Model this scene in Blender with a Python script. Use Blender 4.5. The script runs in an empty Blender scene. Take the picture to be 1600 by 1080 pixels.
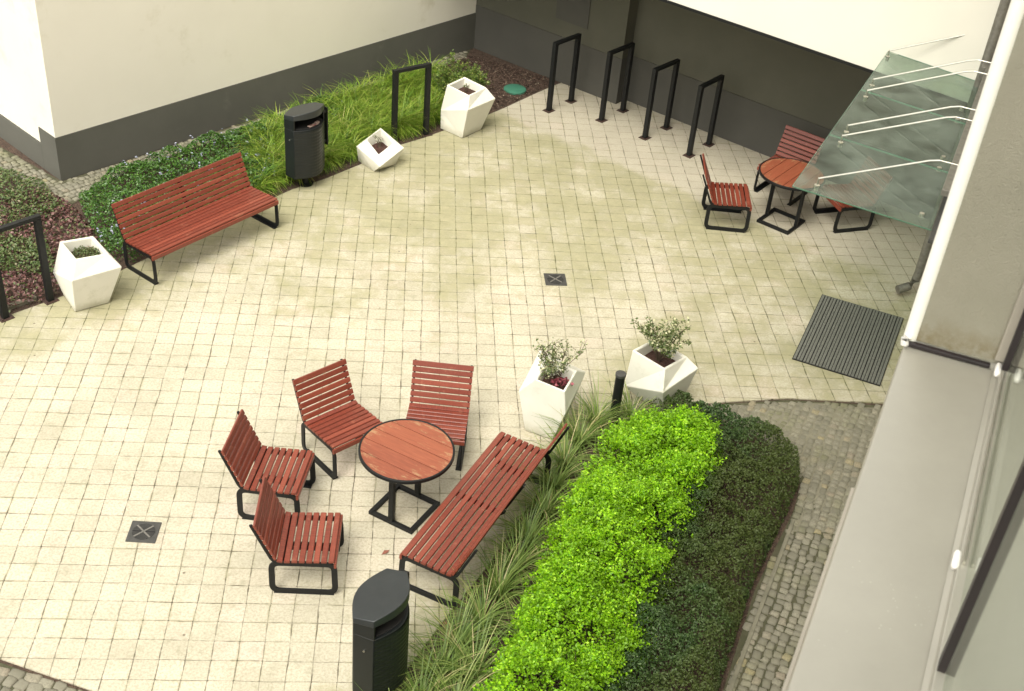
import bpy, bmesh, math, random
import numpy as np
from mathutils import Matrix, Vector
R = math.radians
random.seed(7); rng = np.random.default_rng(11)
S = bpy.context.scene
COL = S.collection

# ------------------------------------------------------------------ camera, sky, sun, exposure
CAMZ = 7.904
cam_d = bpy.data.cameras.new('camera'); cam = bpy.data.objects.new('camera', cam_d); COL.objects.link(cam)
_a = Vector((0.99578232, -0.04670262, 0.07897113)); _b = Vector((-0.03666761, 0.58643245, 0.80916776)); _c = Vector((0.08410149, 0.80865064, -0.58224659))
m = Matrix.Identity(4)
for i in range(3):
    m[i][0] = _a[i]; m[i][1] = _b[i]; m[i][2] = -_c[i]
m[2][3] = CAMZ
cam.matrix_world = m
cam_d.sensor_width = 36; cam_d.lens = 36 * 1944.1 / 1600; cam_d.clip_start = 0.05; cam_d.clip_end = 500
cam_d.dof.use_dof = True; cam_d.dof.focus_distance = 13.0; cam_d.dof.aperture_fstop = 16
S.camera = cam

SUN_EL, SUN_AZ = 58, 208            # azimuth clockwise from +Y, where the light comes from
w = bpy.data.worlds.new('World'); S.world = w; w.use_nodes = True
nt = w.node_tree; nt.nodes.clear()
sky = nt.nodes.new('ShaderNodeTexSky'); sky.sky_type = 'NISHITA'; sky.sun_disc = False
sky.sun_elevation = R(SUN_EL); sky.sun_rotation = R(SUN_AZ); sky.air_density = 1.0; sky.dust_density = 3.0
hs = nt.nodes.new('ShaderNodeHueSaturation'); hs.inputs['Saturation'].default_value = 0.12
mx = nt.nodes.new('ShaderNodeMixRGB'); mx.blend_type = 'MULTIPLY'; mx.inputs[0].default_value = 1; mx.inputs[2].default_value = (1.0, .975, .89, 1)
bg = nt.nodes.new('ShaderNodeBackground'); bg.inputs['Strength'].default_value = 0.15
wo = nt.nodes.new('ShaderNodeOutputWorld')
nt.links.new(sky.outputs[0], hs.inputs['Color']); nt.links.new(hs.outputs[0], mx.inputs[1]); nt.links.new(mx.outputs[0], bg.inputs[0]); nt.links.new(bg.outputs[0], wo.inputs[0])
sd = bpy.data.lights.new('sun', 'SUN'); sd.energy = .8; sd.angle = R(30); sd.color = (1, .95, .85)
so = bpy.data.objects.new('sun', sd); COL.objects.link(so)
dv = Vector((math.sin(R(SUN_AZ)) * math.cos(R(SUN_EL)), math.cos(R(SUN_AZ)) * math.cos(R(SUN_EL)), math.sin(R(SUN_EL))))
so.rotation_euler = dv.to_track_quat('Z', 'Y').to_euler(); so.location = dv * 30
S.view_settings.view_transform = 'Standard'; S.view_settings.look = 'None'; S.view_settings.gamma = 1
S.view_settings.exposure = 1.5

# ------------------------------------------------------------------ materials
def newmat(name):
    mt = bpy.data.materials.new(name); mt.use_nodes = True
    n = mt.node_tree; b = n.nodes['Principled BSDF']
    return mt, n, b
def N(n, t, **kw):
    o = n.nodes.new(t)
    for k, v in kw.items(): setattr(o, k, v)
    return o
def coords(n, scale=1.0, kind='Object'):
    tc = N(n, 'ShaderNodeTexCoord'); mp = N(n, 'ShaderNodeMapping'); mp.inputs['Scale'].default_value = (scale,) * 3 if not hasattr(scale, '__len__') else scale
    n.links.new(tc.outputs[kind], mp.inputs[0]); return mp.outputs[0]
def wpos(n):
    g = N(n, 'ShaderNodeNewGeometry'); return g.outputs['Position']
def noise(n, vec, scale, detail=4, rough=.55):
    t = N(n, 'ShaderNodeTexNoise'); t.inputs['Scale'].default_value = scale; t.inputs['Detail'].default_value = detail; t.inputs['Roughness'].default_value = rough
    n.links.new(vec, t.inputs['Vector']); return t.outputs['Fac']
def ramp(n, fac, stops):
    r = N(n, 'ShaderNodeValToRGB'); e = r.color_ramp.elements
    while len(e) < len(stops): e.new(.5)
    for i, (p, c) in enumerate(stops):
        e[i].position = p; e[i].color = (*c, 1) if len(c) == 3 else c
    n.links.new(fac, r.inputs[0]); return r.outputs[0]
def mixc(n, fac, a, b, mode='MIX'):
    x = N(n, 'ShaderNodeMixRGB', blend_type=mode)
    for i, v in enumerate((fac, a, b)):
        if isinstance(v, (int, float)): x.inputs[i].default_value = v
        elif isinstance(v, tuple): x.inputs[i].default_value = (*v, 1)
        else: n.links.new(v, x.inputs[i])
    return x.outputs[0]
def mth(n, op, a, b=None, c=None, clamp=False):
    x = N(n, 'ShaderNodeMath', operation=op); x.use_clamp = clamp
    for i, v in enumerate((a, b, c)):
        if v is None: continue
        if isinstance(v, (int, float)): x.inputs[i].default_value = v
        else: n.links.new(v, x.inputs[i])
    return x.outputs[0]
def smooth(n, v, a, b):
    x = N(n, 'ShaderNodeMapRange', interpolation_type='SMOOTHSTEP')
    n.links.new(v, x.inputs['Value']); x.inputs['From Min'].default_value = a; x.inputs['From Max'].default_value = b
    return x.outputs[0]
def bump(n, b, h, strength=.3, dist=.01):
    u = N(n, 'ShaderNodeBump'); u.inputs['Strength'].default_value = strength; u.inputs['Distance'].default_value = dist
    n.links.new(h, u.inputs['Height']); n.links.new(u.outputs[0], b.inputs['Normal'])
def island(n): return N(n, 'ShaderNodeNewGeometry').outputs['Random Per Island']

def surf(name, c1, c2, nscale=6, rough=.7, bscale=60, bstr=.2, bdist=.004, metallic=0, spec=None, dirt=None):
    mt, n, b = newmat(name); v = wpos(n)
    f = noise(n, v, nscale, 6, .6)
    c = ramp(n, f, [(.3, c1), (.7, c2)])
    if dirt:                                            # dirt = (colour, scale, lo, hi)
        d = smooth(n, noise(n, v, dirt[1], 5, .65), dirt[2], dirt[3]); c = mixc(n, d, c, dirt[0])
    n.links.new(c, b.inputs['Base Color']); b.inputs['Roughness'].default_value = rough; b.inputs['Metallic'].default_value = metallic
    if spec is not None: b.inputs['Specular IOR Level'].default_value = spec
    if bstr: bump(n, b, noise(n, v, bscale, 3), bstr, bdist)
    return mt

M = {}
M['cream'] = surf('cream_render', (.67, .635, .545), (.705, .67, .58), .8, .9, 160, .25, .003, dirt=((.57, .53, .42), 1.7, .58, .8))
M['white_render'] = surf('white_render', (.60, .58, .51), (.64, .615, .54), .8, .9, 160, .2, .003)
M['plinth'] = surf('grey_plinth_render', (.082, .080, .066), (.098, .095, .079), 1.5, .9, 120, .3, .003, dirt=((.125, .12, .10), 2.3, .58, .8))
M['back_wall'] = surf('olive_grey_render', (.068, .067, .048), (.084, .081, .060), 1.2, .92, 120, .3, .003)
M['back_plinth'] = surf('dark_grey_render', (.056, .054, .046), (.070, .067, .056), 1.2, .92, 120, .3, .003)
M['bead'] = surf('smooth_white_corner_render', (.80, .78, .70), (.83, .81, .73), 3, .8, 160, .1, .002)
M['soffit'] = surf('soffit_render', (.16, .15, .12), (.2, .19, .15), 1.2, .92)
M['metal'] = surf('anthracite_powder_coat', (.0045, .0052, .0055), (.008, .0085, .0085), 30, .5, 400, .08, .001, spec=.3)
M['binmetal'] = surf('graphite_painted_steel', (.0055, .0075, .008), (.0085, .0105, .011), 8, .42, 400, .05, .001, spec=.45)
M['hood'] = surf('graphite_hood', (.015, .018, .020), (.022, .026, .028), 8, .38, 400, .05, .001)
M['rust_plate'] = surf('weathered_steel_plate', (.020, .014, .012), (.07, .035, .025), 40, .6)
M['steel'] = surf('brushed_stainless_steel', (.5, .485, .43), (.6, .585, .53), 30, .34, 200, .05, .001, metallic=1)
M['darksteel'] = surf('dull_galvanised_steel', (.16, .15, .13), (.24, .23, .2), 20, .5, metallic=.6)
def plantermat():
    mt, n, b = newmat('white_glass_fibre_concrete'); v = wpos(n)
    c = ramp(n, noise(n, v, 3, 6), [(.3, (.61, .595, .52)), (.7, (.67, .65, .575))])
    c = mixc(n, mth(n, 'MULTIPLY', smooth(n, noise(n, v, 2.6, 6, .7), .54, .74), .55), c, (.44, .43, .33))
    sp = N(n, 'ShaderNodeSeparateXYZ'); n.links.new(v, sp.inputs[0])
    lowz = smooth(n, mth(n, 'ADD', sp.outputs['Z'], mth(n, 'MULTIPLY', noise(n, v, 14, 5, .7), .12)), .20, .05)
    c = mixc(n, mth(n, 'MULTIPLY', lowz, .6), c, (.30, .28, .18))
    st = smooth(n, noise(n, v, 30, 5, .75), .64, .70); c = mixc(n, mth(n, 'MULTIPLY', st, .35), c, (.33, .31, .22))
    n.links.new(c, b.inputs['Base Color']); b.inputs['Roughness'].default_value = .75; bump(n, b, noise(n, v, 60, 4), .25, .003); return mt
M['planter'] = plantermat()
M['soil'] = surf('dark_red_brown_potting_soil', (.030, .013, .009), (.075, .032, .022), 40, .95, 50, .9, .02)
M['earth'] = surf('bark_mulch_earth', (.035, .022, .015), (.10, .062, .042), 22, .95, 45, 1, .03, dirt=((.16, .12, .085), 60, .62, .7))
M['sand'] = surf('mossy_joint_sand', (.045, .048, .022), (.085, .078, .045), 7, .95, 80, .5, .01)
M['silt'] = surf('pale_silted_sand', (.15, .14, .10), (.21, .195, .14), 8, .95, 80, .5, .01)
M['kerb'] = surf('pale_concrete_edging', (.12, .115, .08), (.20, .185, .135), 6, .9, 90, .4, .004)
M['lid'] = surf('green_plastic_lid', (.03, .13, .085), (.045, .17, .11), 9, .6)
M['iron'] = surf('cast_iron', (.045, .045, .042), (.075, .073, .068), 30, .55, 120, .3, .003, metallic=.3)
M['ironlight'] = surf('worn_iron_rib', (.14, .135, .12), (.2, .19, .17), 30, .5, metallic=.3)
M['black'] = surf('black_void_plastic', (.006, .006, .006), (.010, .009, .008), 20, .7)
M['rubber'] = surf('dark_rubber_gasket', (.008, .005, .006), (.014, .008, .010), 20, .45)
M['alu'] = surf('grey_aluminium_profile', (.27, .245, .20), (.32, .29, .24), 6, .5)
M['whiteplastic'] = surf('white_plastic', (.75, .72, .68), (.8, .78, .74), 10, .35)
M['redbag'] = surf('crumpled_wrapper', (.16, .03, .03), (.38, .33, .28), 30, .5)

# stucco of the near reveal, dirtier towards the sill
def stucco():
    mt, n, b = newmat('rough_beige_stucco'); v = wpos(n)
    f = noise(n, v, 5, 5); c = ramp(n, f, [(.3, (.27, .255, .195)), (.7, (.32, .30, .235))])
    sp = N(n, 'ShaderNodeSeparateXYZ'); n.links.new(v, sp.inputs[0])
    low = smooth(n, sp.outputs['Z'], 6.83, 6.755)
    d = mth(n, 'MULTIPLY', low, smooth(n, noise(n, v, 22, 5, .7), .38, .62))
    c = mixc(n, d, c, (.19, .15, .075)); n.links.new(c, b.inputs['Base Color']); b.inputs['Roughness'].default_value = .95
    bump(n, b, noise(n, v, 330, 4, .7), .9, .0035); return mt
M['stucco'] = stucco()

def sillmat():
    mt, n, b = newmat('weathered_sheet_zinc'); v = wpos(n)
    f = noise(n, v, 3.0, 6, .65); c = ramp(n, f, [(.3, (.325, .308, .262)), (.7, (.385, .365, .312))])
    vo = N(n, 'ShaderNodeTexVoronoi'); vo.inputs['Scale'].default_value = 110; n.links.new(v, vo.inputs['Vector'])
    spots = mth(n, 'MULTIPLY', mth(n, 'LESS_THAN', vo.outputs['Distance'], .12), smooth(n, noise(n, v, 9, 2), .60, .66))
    c = mixc(n, mth(n, 'MULTIPLY', spots, .35), c, (.7, .68, .6))
    n.links.new(c, b.inputs['Base Color']); b.inputs['Roughness'].default_value = .42; b.inputs['Metallic'].default_value = .35
    bump(n, b, noise(n, v, 9, 4), .12, .004); return mt
M['sill'] = sillmat()

# square concrete slabs, joints every 0.2 m, moss where it grows on the courtyard
def paving():
    mt, n, b = newmat('mossy_concrete_slabs'); v = wpos(n)
    wob = N(n, 'ShaderNodeTexNoise'); wob.inputs['Scale'].default_value = 2.2; wob.inputs['Detail'].default_value = 3; n.links.new(v, wob.inputs['Vector'])
    off = N(n, 'ShaderNodeVectorMath', operation='SUBTRACT'); n.links.new(wob.outputs['Color'], off.inputs[0]); off.inputs[1].default_value = (.5, .5, .5)
    sc = N(n, 'ShaderNodeVectorMath', operation='SCALE'); n.links.new(off.outputs[0], sc.inputs[0]); sc.inputs['Scale'].default_value = .028
    ad = N(n, 'ShaderNodeVectorMath', operation='ADD'); n.links.new(v, ad.inputs[0]); n.links.new(sc.outputs[0], ad.inputs[1])
    sp = N(n, 'ShaderNodeSeparateXYZ'); n.links.new(ad.outputs[0], sp.inputs[0])
    sp0 = N(n, 'ShaderNodeSeparateXYZ'); n.links.new(v, sp0.inputs[0])
    X, Y = sp0.outputs['X'], sp0.outputs['Y']
    gx = mth(n, 'DIVIDE', mth(n, 'ADD', sp.outputs['X'], .047), .2); gy = mth(n, 'DIVIDE', mth(n, 'ADD', sp.outputs['Y'], .016), .2)
    fx, fy = mth(n, 'FLOOR', gx), mth(n, 'FLOOR', gy)
    # small shift per slab so the joints do not run dead straight
    cm = N(n, 'ShaderNodeCombineXYZ'); n.links.new(fx, cm.inputs[0]); n.links.new(fy, cm.inputs[1])
    wn = N(n, 'ShaderNodeTexWhiteNoise', noise_dimensions='3D'); n.links.new(cm.outputs[0], wn.inputs['Vector'])
    ex = mth(n, 'MULTIPLY', mth(n, 'SUBTRACT', .5, mth(n, 'ABSOLUTE', mth(n, 'SUBTRACT', mth(n, 'SUBTRACT', gx, fx), .5))), .2)
    ey = mth(n, 'MULTIPLY', mth(n, 'SUBTRACT', .5, mth(n, 'ABSOLUTE', mth(n, 'SUBTRACT', mth(n, 'SUBTRACT', gy, fy), .5))), .2)
    # joint width varies
    jn = noise(n, v, 7, 3, .7)
    jw = mth(n, 'ADD', .0010, mth(n, 'MULTIPLY', smooth(n, jn, .35, .7), .0048))
    def joint(e, wmul):
        q = mth(n, 'DIVIDE', e, mth(n, 'MULTIPLY', jw, wmul)); return mth(n, 'SUBTRACT', 1, smooth(n, q, .5, 1.5))
    jx = joint(ex, 1.15); jy = joint(ey, .85)
    J = mth(n, 'MAXIMUM', jx, jy)
    # colour
    base = ramp(n, wn.outputs['Value'], [(0, (.43, .395, .305)), (.5, (.48, .445, .345)), (.86, (.51, .46, .36)), (1, (.51, .44, .36))])
    blot = noise(n, v, 1.3, 6, .62); base = mixc(n, mth(n, 'MULTIPLY', smooth(n, blot, .38, .64), .42), base, (.33, .305, .225))
    fine = noise(n, v, 45, 4, .7); base = mixc(n, mth(n, 'MULTIPLY', smooth(n, fine, .40, .66), .52), base, (.25, .225, .16))
    gr2 = smooth(n, noise(n, v, 11, 8, .72), .50, .64); base = mixc(n, mth(n, 'MULTIPLY', mth(n, 'MULTIPLY', gr2, smooth(n, blot, .36, .60)), .45), base, (.25, .24, .16))
    # where moss grows
    nd = mth(n, 'ADD', mth(n, 'MULTIPLY', X, .6652), mth(n, 'MULTIPLY', Y, .7466))
    bd = mth(n, 'SUBTRACT', mth(n, 'MULTIPLY', X, .868), mth(n, 'MULTIPLY', Y, .497))
    edge = mth(n, 'ADD', nd, mth(n, 'MULTIPLY', mth(n, 'SUBTRACT', noise(n, v, 1.1, 5, .65), .5), 1.0))
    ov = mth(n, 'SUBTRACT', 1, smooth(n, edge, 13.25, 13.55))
    up = smooth(n, Y, 9.2, 14.0)
    rt = smooth(n, bd, -4.1, -3.25)
    ld = mth(n, 'SUBTRACT', mth(n, 'MULTIPLY', X, .73), mth(n, 'MULTIPLY', Y, .68)); lf = mth(n, 'MULTIPLY', smooth(n, ld, -9.4, -10.5), 1.15)
    reg = mth(n, 'MAXIMUM', mth(n, 'MAXIMUM', up, mth(n, 'MULTIPLY', rt, .8)), lf)
    mn = noise(n, v, 1.15, 8, .68); mn2 = noise(n, v, 6, 7, .74)
    th = mth(n, 'ADD', mth(n, 'MULTIPLY', mn, .66), mth(n, 'MULTIPLY', mn2, .34))
    th = mth(n, 'ADD', th, mth(n, 'MULTIPLY', mth(n, 'SUBTRACT', reg, .62), .25)); th = mth(n, 'ADD', th, mth(n, 'MULTIPLY', mth(n, 'SUBTRACT', wn.outputs['Value'], .5), .07))
    mo = mth(n, 'MULTIPLY', smooth(n, th, .44, .64), ov)
    mfac = mth(n, 'MULTIPLY', mo, .78)
    base = mixc(n, mfac, base, ramp(n, mn2, [(.3, (.185, .18, .088)), (.7, (.31, .29, .165))]))
    # under the overhang the slabs stay greyer and pinker
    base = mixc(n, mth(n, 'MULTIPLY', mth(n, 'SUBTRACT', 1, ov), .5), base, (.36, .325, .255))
    # green-black staining close to the joints in places
    nearj = mth(n, 'MULTIPLY', mth(n, 'SUBTRACT', 1, smooth(n, mth(n, 'MINIMUM', ex, ey), 0, .02)), smooth(n, noise(n, v, 2.5, 5, .7), .45, .68))
    base = mixc(n, mth(n, 'MULTIPLY', nearj, .55), base, (.22, .21, .10))
    jc = mixc(n, mo, (.10, .085, .055), (.085, .085, .032))
    jf = mth(n, 'MULTIPLY', J, mth(n, 'ADD', .44, mth(n, 'MULTIPLY', smooth(n, noise(n, v, 3.1, 4, .7), .40, .60), .56)))
    c = mixc(n, jf, base, jc)
    corner = mth(n, 'MULTIPLY', mth(n, 'SUBTRACT', 1, smooth(n, mth(n, 'MAXIMUM', ex, ey), .003, .011)), mth(n, 'GREATER_THAN', wn.outputs['Value'], .62))
    c = mixc(n, mth(n, 'MULTIPLY', corner, .85), c, (.045, .040, .022))
    # small dark specks
    vo = N(n, 'ShaderNodeTexVoronoi'); vo.inputs['Scale'].default_value = 3.0; n.links.new(v, vo.inputs['Vector'])
    c = mixc(n, mth(n, 'MULTIPLY', mth(n, 'LESS_THAN', vo.outputs['Distance'], .035), .7), c, (.09, .06, .04))
    n.links.new(c, b.inputs['Base Color']); b.inputs['Roughness'].default_value = .93
    h = mth(n, 'ADD', mth(n, 'MULTIPLY', J, -1), mth(n, 'MULTIPLY', wn.outputs['Value'], .25))
    h = mth(n, 'ADD', h, mth(n, 'MULTIPLY', fine, .25))
    bump(n, b, h, .55, .006); return mt
M['paving'] = paving()

def wood(name='red_stained_wood', wear=.5):
    mt, n, b = newmat(name)
    v = coords(n, (3, 30, 30)); f = noise(n, v, 3, 5, .6)
    c = ramp(n, f, [(.25, (.085, .016, .009)), (.55, (.165, .029, .015)), (.8, (.25, .052, .027))])
    ri = island(n); c = mixc(n, mth(n, 'MULTIPLY', ri, .42), c, (.29, .072, .042)); c = mixc(n, mth(n, 'MULTIPLY', mth(n, 'FRACT', mth(n, 'MULTIPLY', ri, 7.3)), .35), c, (.10, .022, .014))
    g = wpos(n)
    wr = smooth(n, noise(n, g, 9, 6, .7), .57, .70); c = mixc(n, mth(n, 'MULTIPLY', wr, wear), c, (.42, .20, .12))
    n.links.new(c, b.inputs['Base Color']); b.inputs['Roughness'].default_value = .42
    bump(n, b, f, .15, .002); return mt
M['wood'] = wood(wear=.22)
def tabletop():
    mt, n, b = newmat('worn_red_table_boards'); v = coords(n, (2.2, 22, 22)); f = noise(n, v, 3, 5, .6)
    c = ramp(n, f, [(.25, (.15, .038, .019)), (.55, (.215, .056, .028)), (.8, (.27, .082, .043))])
    o = coords(n, 1.0); 
    sp = N(n, 'ShaderNodeSeparateXYZ'); n.links.new(o, sp.inputs[0])
    ln = N(n, 'ShaderNodeVectorMath', operation='LENGTH'); cb = N(n, 'ShaderNodeCombineXYZ'); n.links.new(sp.outputs[0], cb.inputs[0]); n.links.new(sp.outputs[1], cb.inputs[1]); n.links.new(cb.outputs[0], ln.inputs[0])
    rim = smooth(n, ln.outputs['Value'], .22, .42)
    wr = smooth(n, mth(n, 'ADD', noise(n, coords(n, (5, 14, 9)), 1.4, 7, .75), mth(n, 'MULTIPLY', rim, .10)), .60, .70)
    c = mixc(n, mth(n, 'MULTIPLY', wr, .8), c, (.30, .21, .11))
    ri = island(n); c = mixc(n, mth(n, 'MULTIPLY', ri, .3), c, (.36, .11, .05))
    n.links.new(c, b.inputs['Base Color']); b.inputs['Roughness'].default_value = .5
    bump(n, b, f, .2, .002); return mt
M['tabletop'] = tabletop()

def leafmat(name, stops, rough=.45, trans=.35, big=None):
    mt, n, b = newmat(name); c = ramp(n, island(n), stops)
    if big: c = mixc(n, smooth(n, noise(n, wpos(n), big[1], 3), .40, .62), c, big[0])
    n.links.new(c, b.inputs['Base Color']); b.inputs['Roughness'].default_value = rough
    tr = N(n, 'ShaderNodeBsdfTranslucent'); n.links.new(c, tr.inputs[0]); ms = N(n, 'ShaderNodeMixShader'); ms.inputs[0].default_value = trans
    out = n.nodes['Material Output']; n.links.new(b.outputs[0], ms.inputs[1]); n.links.new(tr.outputs[0], ms.inputs[2]); n.links.new(ms.outputs[0], out.inputs[0])
    return mt
M['lime'] = leafmat('lime_leaves', [(0, (.09, .25, .006)), (.3, (.23, .50, .008)), (.8, (.40, .72, .012)), (1, (.54, .80, .06))], .45, .40, big=((.19, .38, .008), 5.5))
M['darkleaf'] = leafmat('dark_glossy_leaves', [(0, (.018, .045, .008)), (.6, (.034, .078, .013)), (.92, (.062, .115, .025)), (1, (.14, .18, .09))], .6, .15, big=((.055, .078, .012), .9))
M['sedge'] = leafmat('olive_sedge_blades', [(0, (.07, .13, .018)), (.5, (.15, .23, .045)), (.85, (.26, .33, .085)), (1, (.50, .42, .22))], .5, .3)
M['lushgrass'] = leafmat('fresh_green_blades', [(0, (.08, .17, .016)), (.5, (.20, .33, .03)), (.85, (.34, .44, .06)), (1, (.50, .48, .16))], .5, .35)
M['vinca'] = leafmat('periwinkle_leaves', [(0, (.022, .065, .008)), (.6, (.05, .13, .014)), (.9, (.10, .20, .028)), (1, (.14, .22, .12))], .35, .2)
M['flower'] = leafmat('pale_lilac_petals', [(0, (.26, .28, .38)), (1, (.42, .44, .54))], .6, .3)
M['redleaf'] = leafmat('red_brown_creeper_leaves', [(0, (.05, .025, .02)), (.35, (.11, .045, .04)), (.65, (.19, .085, .08)), (.82, (.27, .16, .14)), (.86, (.08, .11, .03)), (1, (.12, .15, .05))], .5, .2)
M['creeper'] = leafmat('mid_green_creeper_leaves', [(0, (.04, .08, .016)), (.6, (.09, .13, .035)), (.9, (.14, .17, .06)), (1, (.22, .15, .10))], .45, .2)
M['variegated'] = leafmat('cream_edged_leaves', [(0, (.05, .09, .02)), (.4, (.10, .14, .035)), (.70, (.15, .18, .06)), (.74, (.40, .40, .22)), (1, (.58, .56, .36))], .45, .2)
M['pinkleaf'] = leafmat('dark_red_flower_petals', [(0, (.16, .02, .035)), (1, (.30, .07, .09))], .5, .2)
M['whiteleaf'] = leafmat('silver_white_leaves', [(0, (.45, .45, .35)), (.6, (.62, .62, .5)), (1, (.16, .2, .08))], .5, .2)
M['shrub'] = leafmat('yellow_green_shrub_leaves', [(0, (.05, .11, .015)), (.6, (.13, .20, .03)), (1, (.26, .29, .07))], .45, .25)
M['twig'] = surf('brown_twigs', (.06, .04, .025), (.11, .08, .05), 20, .9)
M['deadleaf'] = surf('dry_red_leaf', (.16, .05, .035), (.22, .08, .05), 20, .8)
M['cobble'] = None
def cobblemat():
    mt, n, b = newmat('granite_setts'); v = wpos(n)
    c = ramp(n, island(n), [(0, (.14, .132, .098)), (.5, (.19, .178, .135)), (.85, (.235, .22, .165)), (.95, (.23, .195, .145)), (1, (.27, .23, .125))])
    c = mixc(n, smooth(n, noise(n, v, 60, 4, .7), .4, .7), c, (.15, .14, .10))
    c = mixc(n, mth(n, 'MULTIPLY', smooth(n, noise(n, v, 1.6, 5), .48, .68), .45), c, (.15, .155, .06))
    n.links.new(c, b.inputs['Base Color']); b.inputs['Roughness'].default_value = .85
    bump(n, b, noise(n, v, 90, 3), .4, .004); return mt
M['cobble'] = cobblemat()

def glass(name, tint, haze, hazecol, rough=.02, refl=1.0):
    mt = bpy.data.materials.new(name); mt.use_nodes = True; n = mt.node_tree; n.nodes.clear()
    out = N(n, 'ShaderNodeOutputMaterial'); tr = N(n, 'ShaderNodeBsdfTransparent'); tr.inputs[0].default_value = (*tint, 1)
    gl = N(n, 'ShaderNodeBsdfGlossy'); gl.inputs['Roughness'].default_value = rough; gl.inputs[0].default_value = (.9, .95, .9, 1)
    df = N(n, 'ShaderNodeBsdfDiffuse'); df.inputs[0].default_value = (*hazecol, 1)
    fr = N(n, 'ShaderNodeFresnel'); fr.inputs['IOR'].default_value = 1.5
    f1 = mth(n, 'MULTIPLY', smooth(n, noise(n, wpos(n), 2.2, 5), .2, .9), haze * 2)
    m1 = N(n, 'ShaderNodeMixShader'); m2 = N(n, 'ShaderNodeMixShader')
    n.links.new(f1, m1.inputs[0]); n.links.new(tr.outputs[0], m1.inputs[1]); n.links.new(df.outputs[0], m1.inputs[2])
    gi = N(n, 'ShaderNodeNewGeometry'); n.links.new(mth(n, 'MULTIPLY', mth(n, 'MULTIPLY', fr.outputs[0], refl), mth(n, 'SUBTRACT', 1, gi.outputs['Backfacing'])), m2.inputs[0]); n.links.new(m1.outputs[0], m2.inputs[1]); n.links.new(gl.outputs[0], m2.inputs[2]); n.links.new(m2.outputs[0], out.inputs[0])
    return mt
M['canopyglass'] = glass('green_tinted_canopy_glass', (.76, .84, .79), .25, (.215, .25, .215), .05, .6)
M['glassedge'] = surf('green_glass_edge', (.09, .20, .14), (.13, .26, .18), 8, .3)
M['window'] = glass('window_pane_glass', (.88, .90, .88), .10, (.34, .32, .28), .06)
M['roomwall'] = surf('pale_room_wall', (.5, .48, .42), (.55, .53, .47), 2, .9)

# ------------------------------------------------------------------ mesh helpers
class MB:
    def __init__(s): s.v = []; s.f = []
    def add(s, vs, fs):
        o = len(s.v); s.v += [tuple(v) for v in vs]; s.f += [tuple(o + i for i in f) for f in fs]; return s
    def box(s, c, d, ax=None):
        """c centre, d full size, ax optional (ux,uy,uz) unit axes"""
        ux, uy, uz = ax or ((1, 0, 0), (0, 1, 0), (0, 0, 1)); ux, uy, uz = Vector(ux), Vector(uy), Vector(uz); c = Vector(c)
        vs = [c + ux * (d[0] / 2 * i) + uy * (d[1] / 2 * j) + uz * (d[2] / 2 * k) for k in (-1, 1) for j in (-1, 1) for i in (-1, 1)]
        return s.add(vs, [(0, 2, 3, 1), (4, 5, 7, 6), (0, 1, 5, 4), (2, 6, 7, 3), (0, 4, 6, 2), (1, 3, 7, 5)])
    def prism(s, poly, z0, z1):
        n = len(poly); a = sum(poly[i][0] * poly[(i + 1) % n][1] - poly[(i + 1) % n][0] * poly[i][1] for i in range(n))
        if a < 0: poly = poly[::-1]
        zf0 = z0 if callable(z0) else (lambda p: z0); zf1 = z1 if callable(z1) else (lambda p: z1)
        vs = [(p[0], p[1], zf0(p)) for p in poly] + [(p[0], p[1], zf1(p)) for p in poly]
        return s.add(vs, [tuple(range(n - 1, -1, -1)), tuple(range(n, 2 * n))] + [(i, (i + 1) % n, n + (i + 1) % n, n + i) for i in range(n)])
    def tube(s, pts, r, seg=8, cap=True):
        pts = [Vector(p) for p in pts]; rr = r if hasattr(r, '__len__') else [r] * len(pts); rings = []
        for i, p in enumerate(pts):
            d = (pts[min(i + 1, len(pts) - 1)] - pts[max(i - 1, 0)]).normalized()
            a = d.cross(Vector((0, 0, 1)) if abs(d.z) < .9 else Vector((1, 0, 0))).normalized(); b_ = d.cross(a)
            rings.append([p + (a * math.cos(k * 2 * math.pi / seg) + b_ * math.sin(k * 2 * math.pi / seg)) * rr[i] for k in range(seg)])
        vs = [v for q in rings for v in q]; fs = []
        for i in range(len(pts) - 1):
            for k in range(seg): fs.append((i * seg + k, i * seg + (k + 1) % seg, (i + 1) * seg + (k + 1) % seg, (i + 1) * seg + k))
        if cap: fs += [tuple(range(seg))[::-1], tuple((len(pts) - 1) * seg + k for k in range(seg))]
        return s.add(vs, fs)
    def build(s, name, mat, parent=None, bevel=0, smooth_=False):
        me = bpy.data.meshes.new(name); me.from_pydata(s.v, [], s.f); me.update()
        bm = bmesh.new(); bm.from_mesh(me); bmesh.ops.recalc_face_normals(bm, faces=bm.faces); bm.to_mesh(me); bm.free()
        return link(name, me, mat, parent, bevel, smooth_)
def link(name, me, mat, parent=None, bevel=0, smooth_=False):
    o = bpy.data.objects.new(name, me); COL.objects.link(o)
    if mat: me.materials.append(mat)
    if parent: o.parent = parent
    if smooth_:
        me.polygons.foreach_set('use_smooth', [True] * len(me.polygons))
        try: me.set_sharp_from_angle(angle=R(40))
        except Exception: pass
    if bevel:
        b = o.modifiers.new('bevel', 'BEVEL'); b.width = bevel; b.segments = 2; b.limit_method = 'ANGLE'; b.angle_limit = R(35)
    return o
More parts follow.
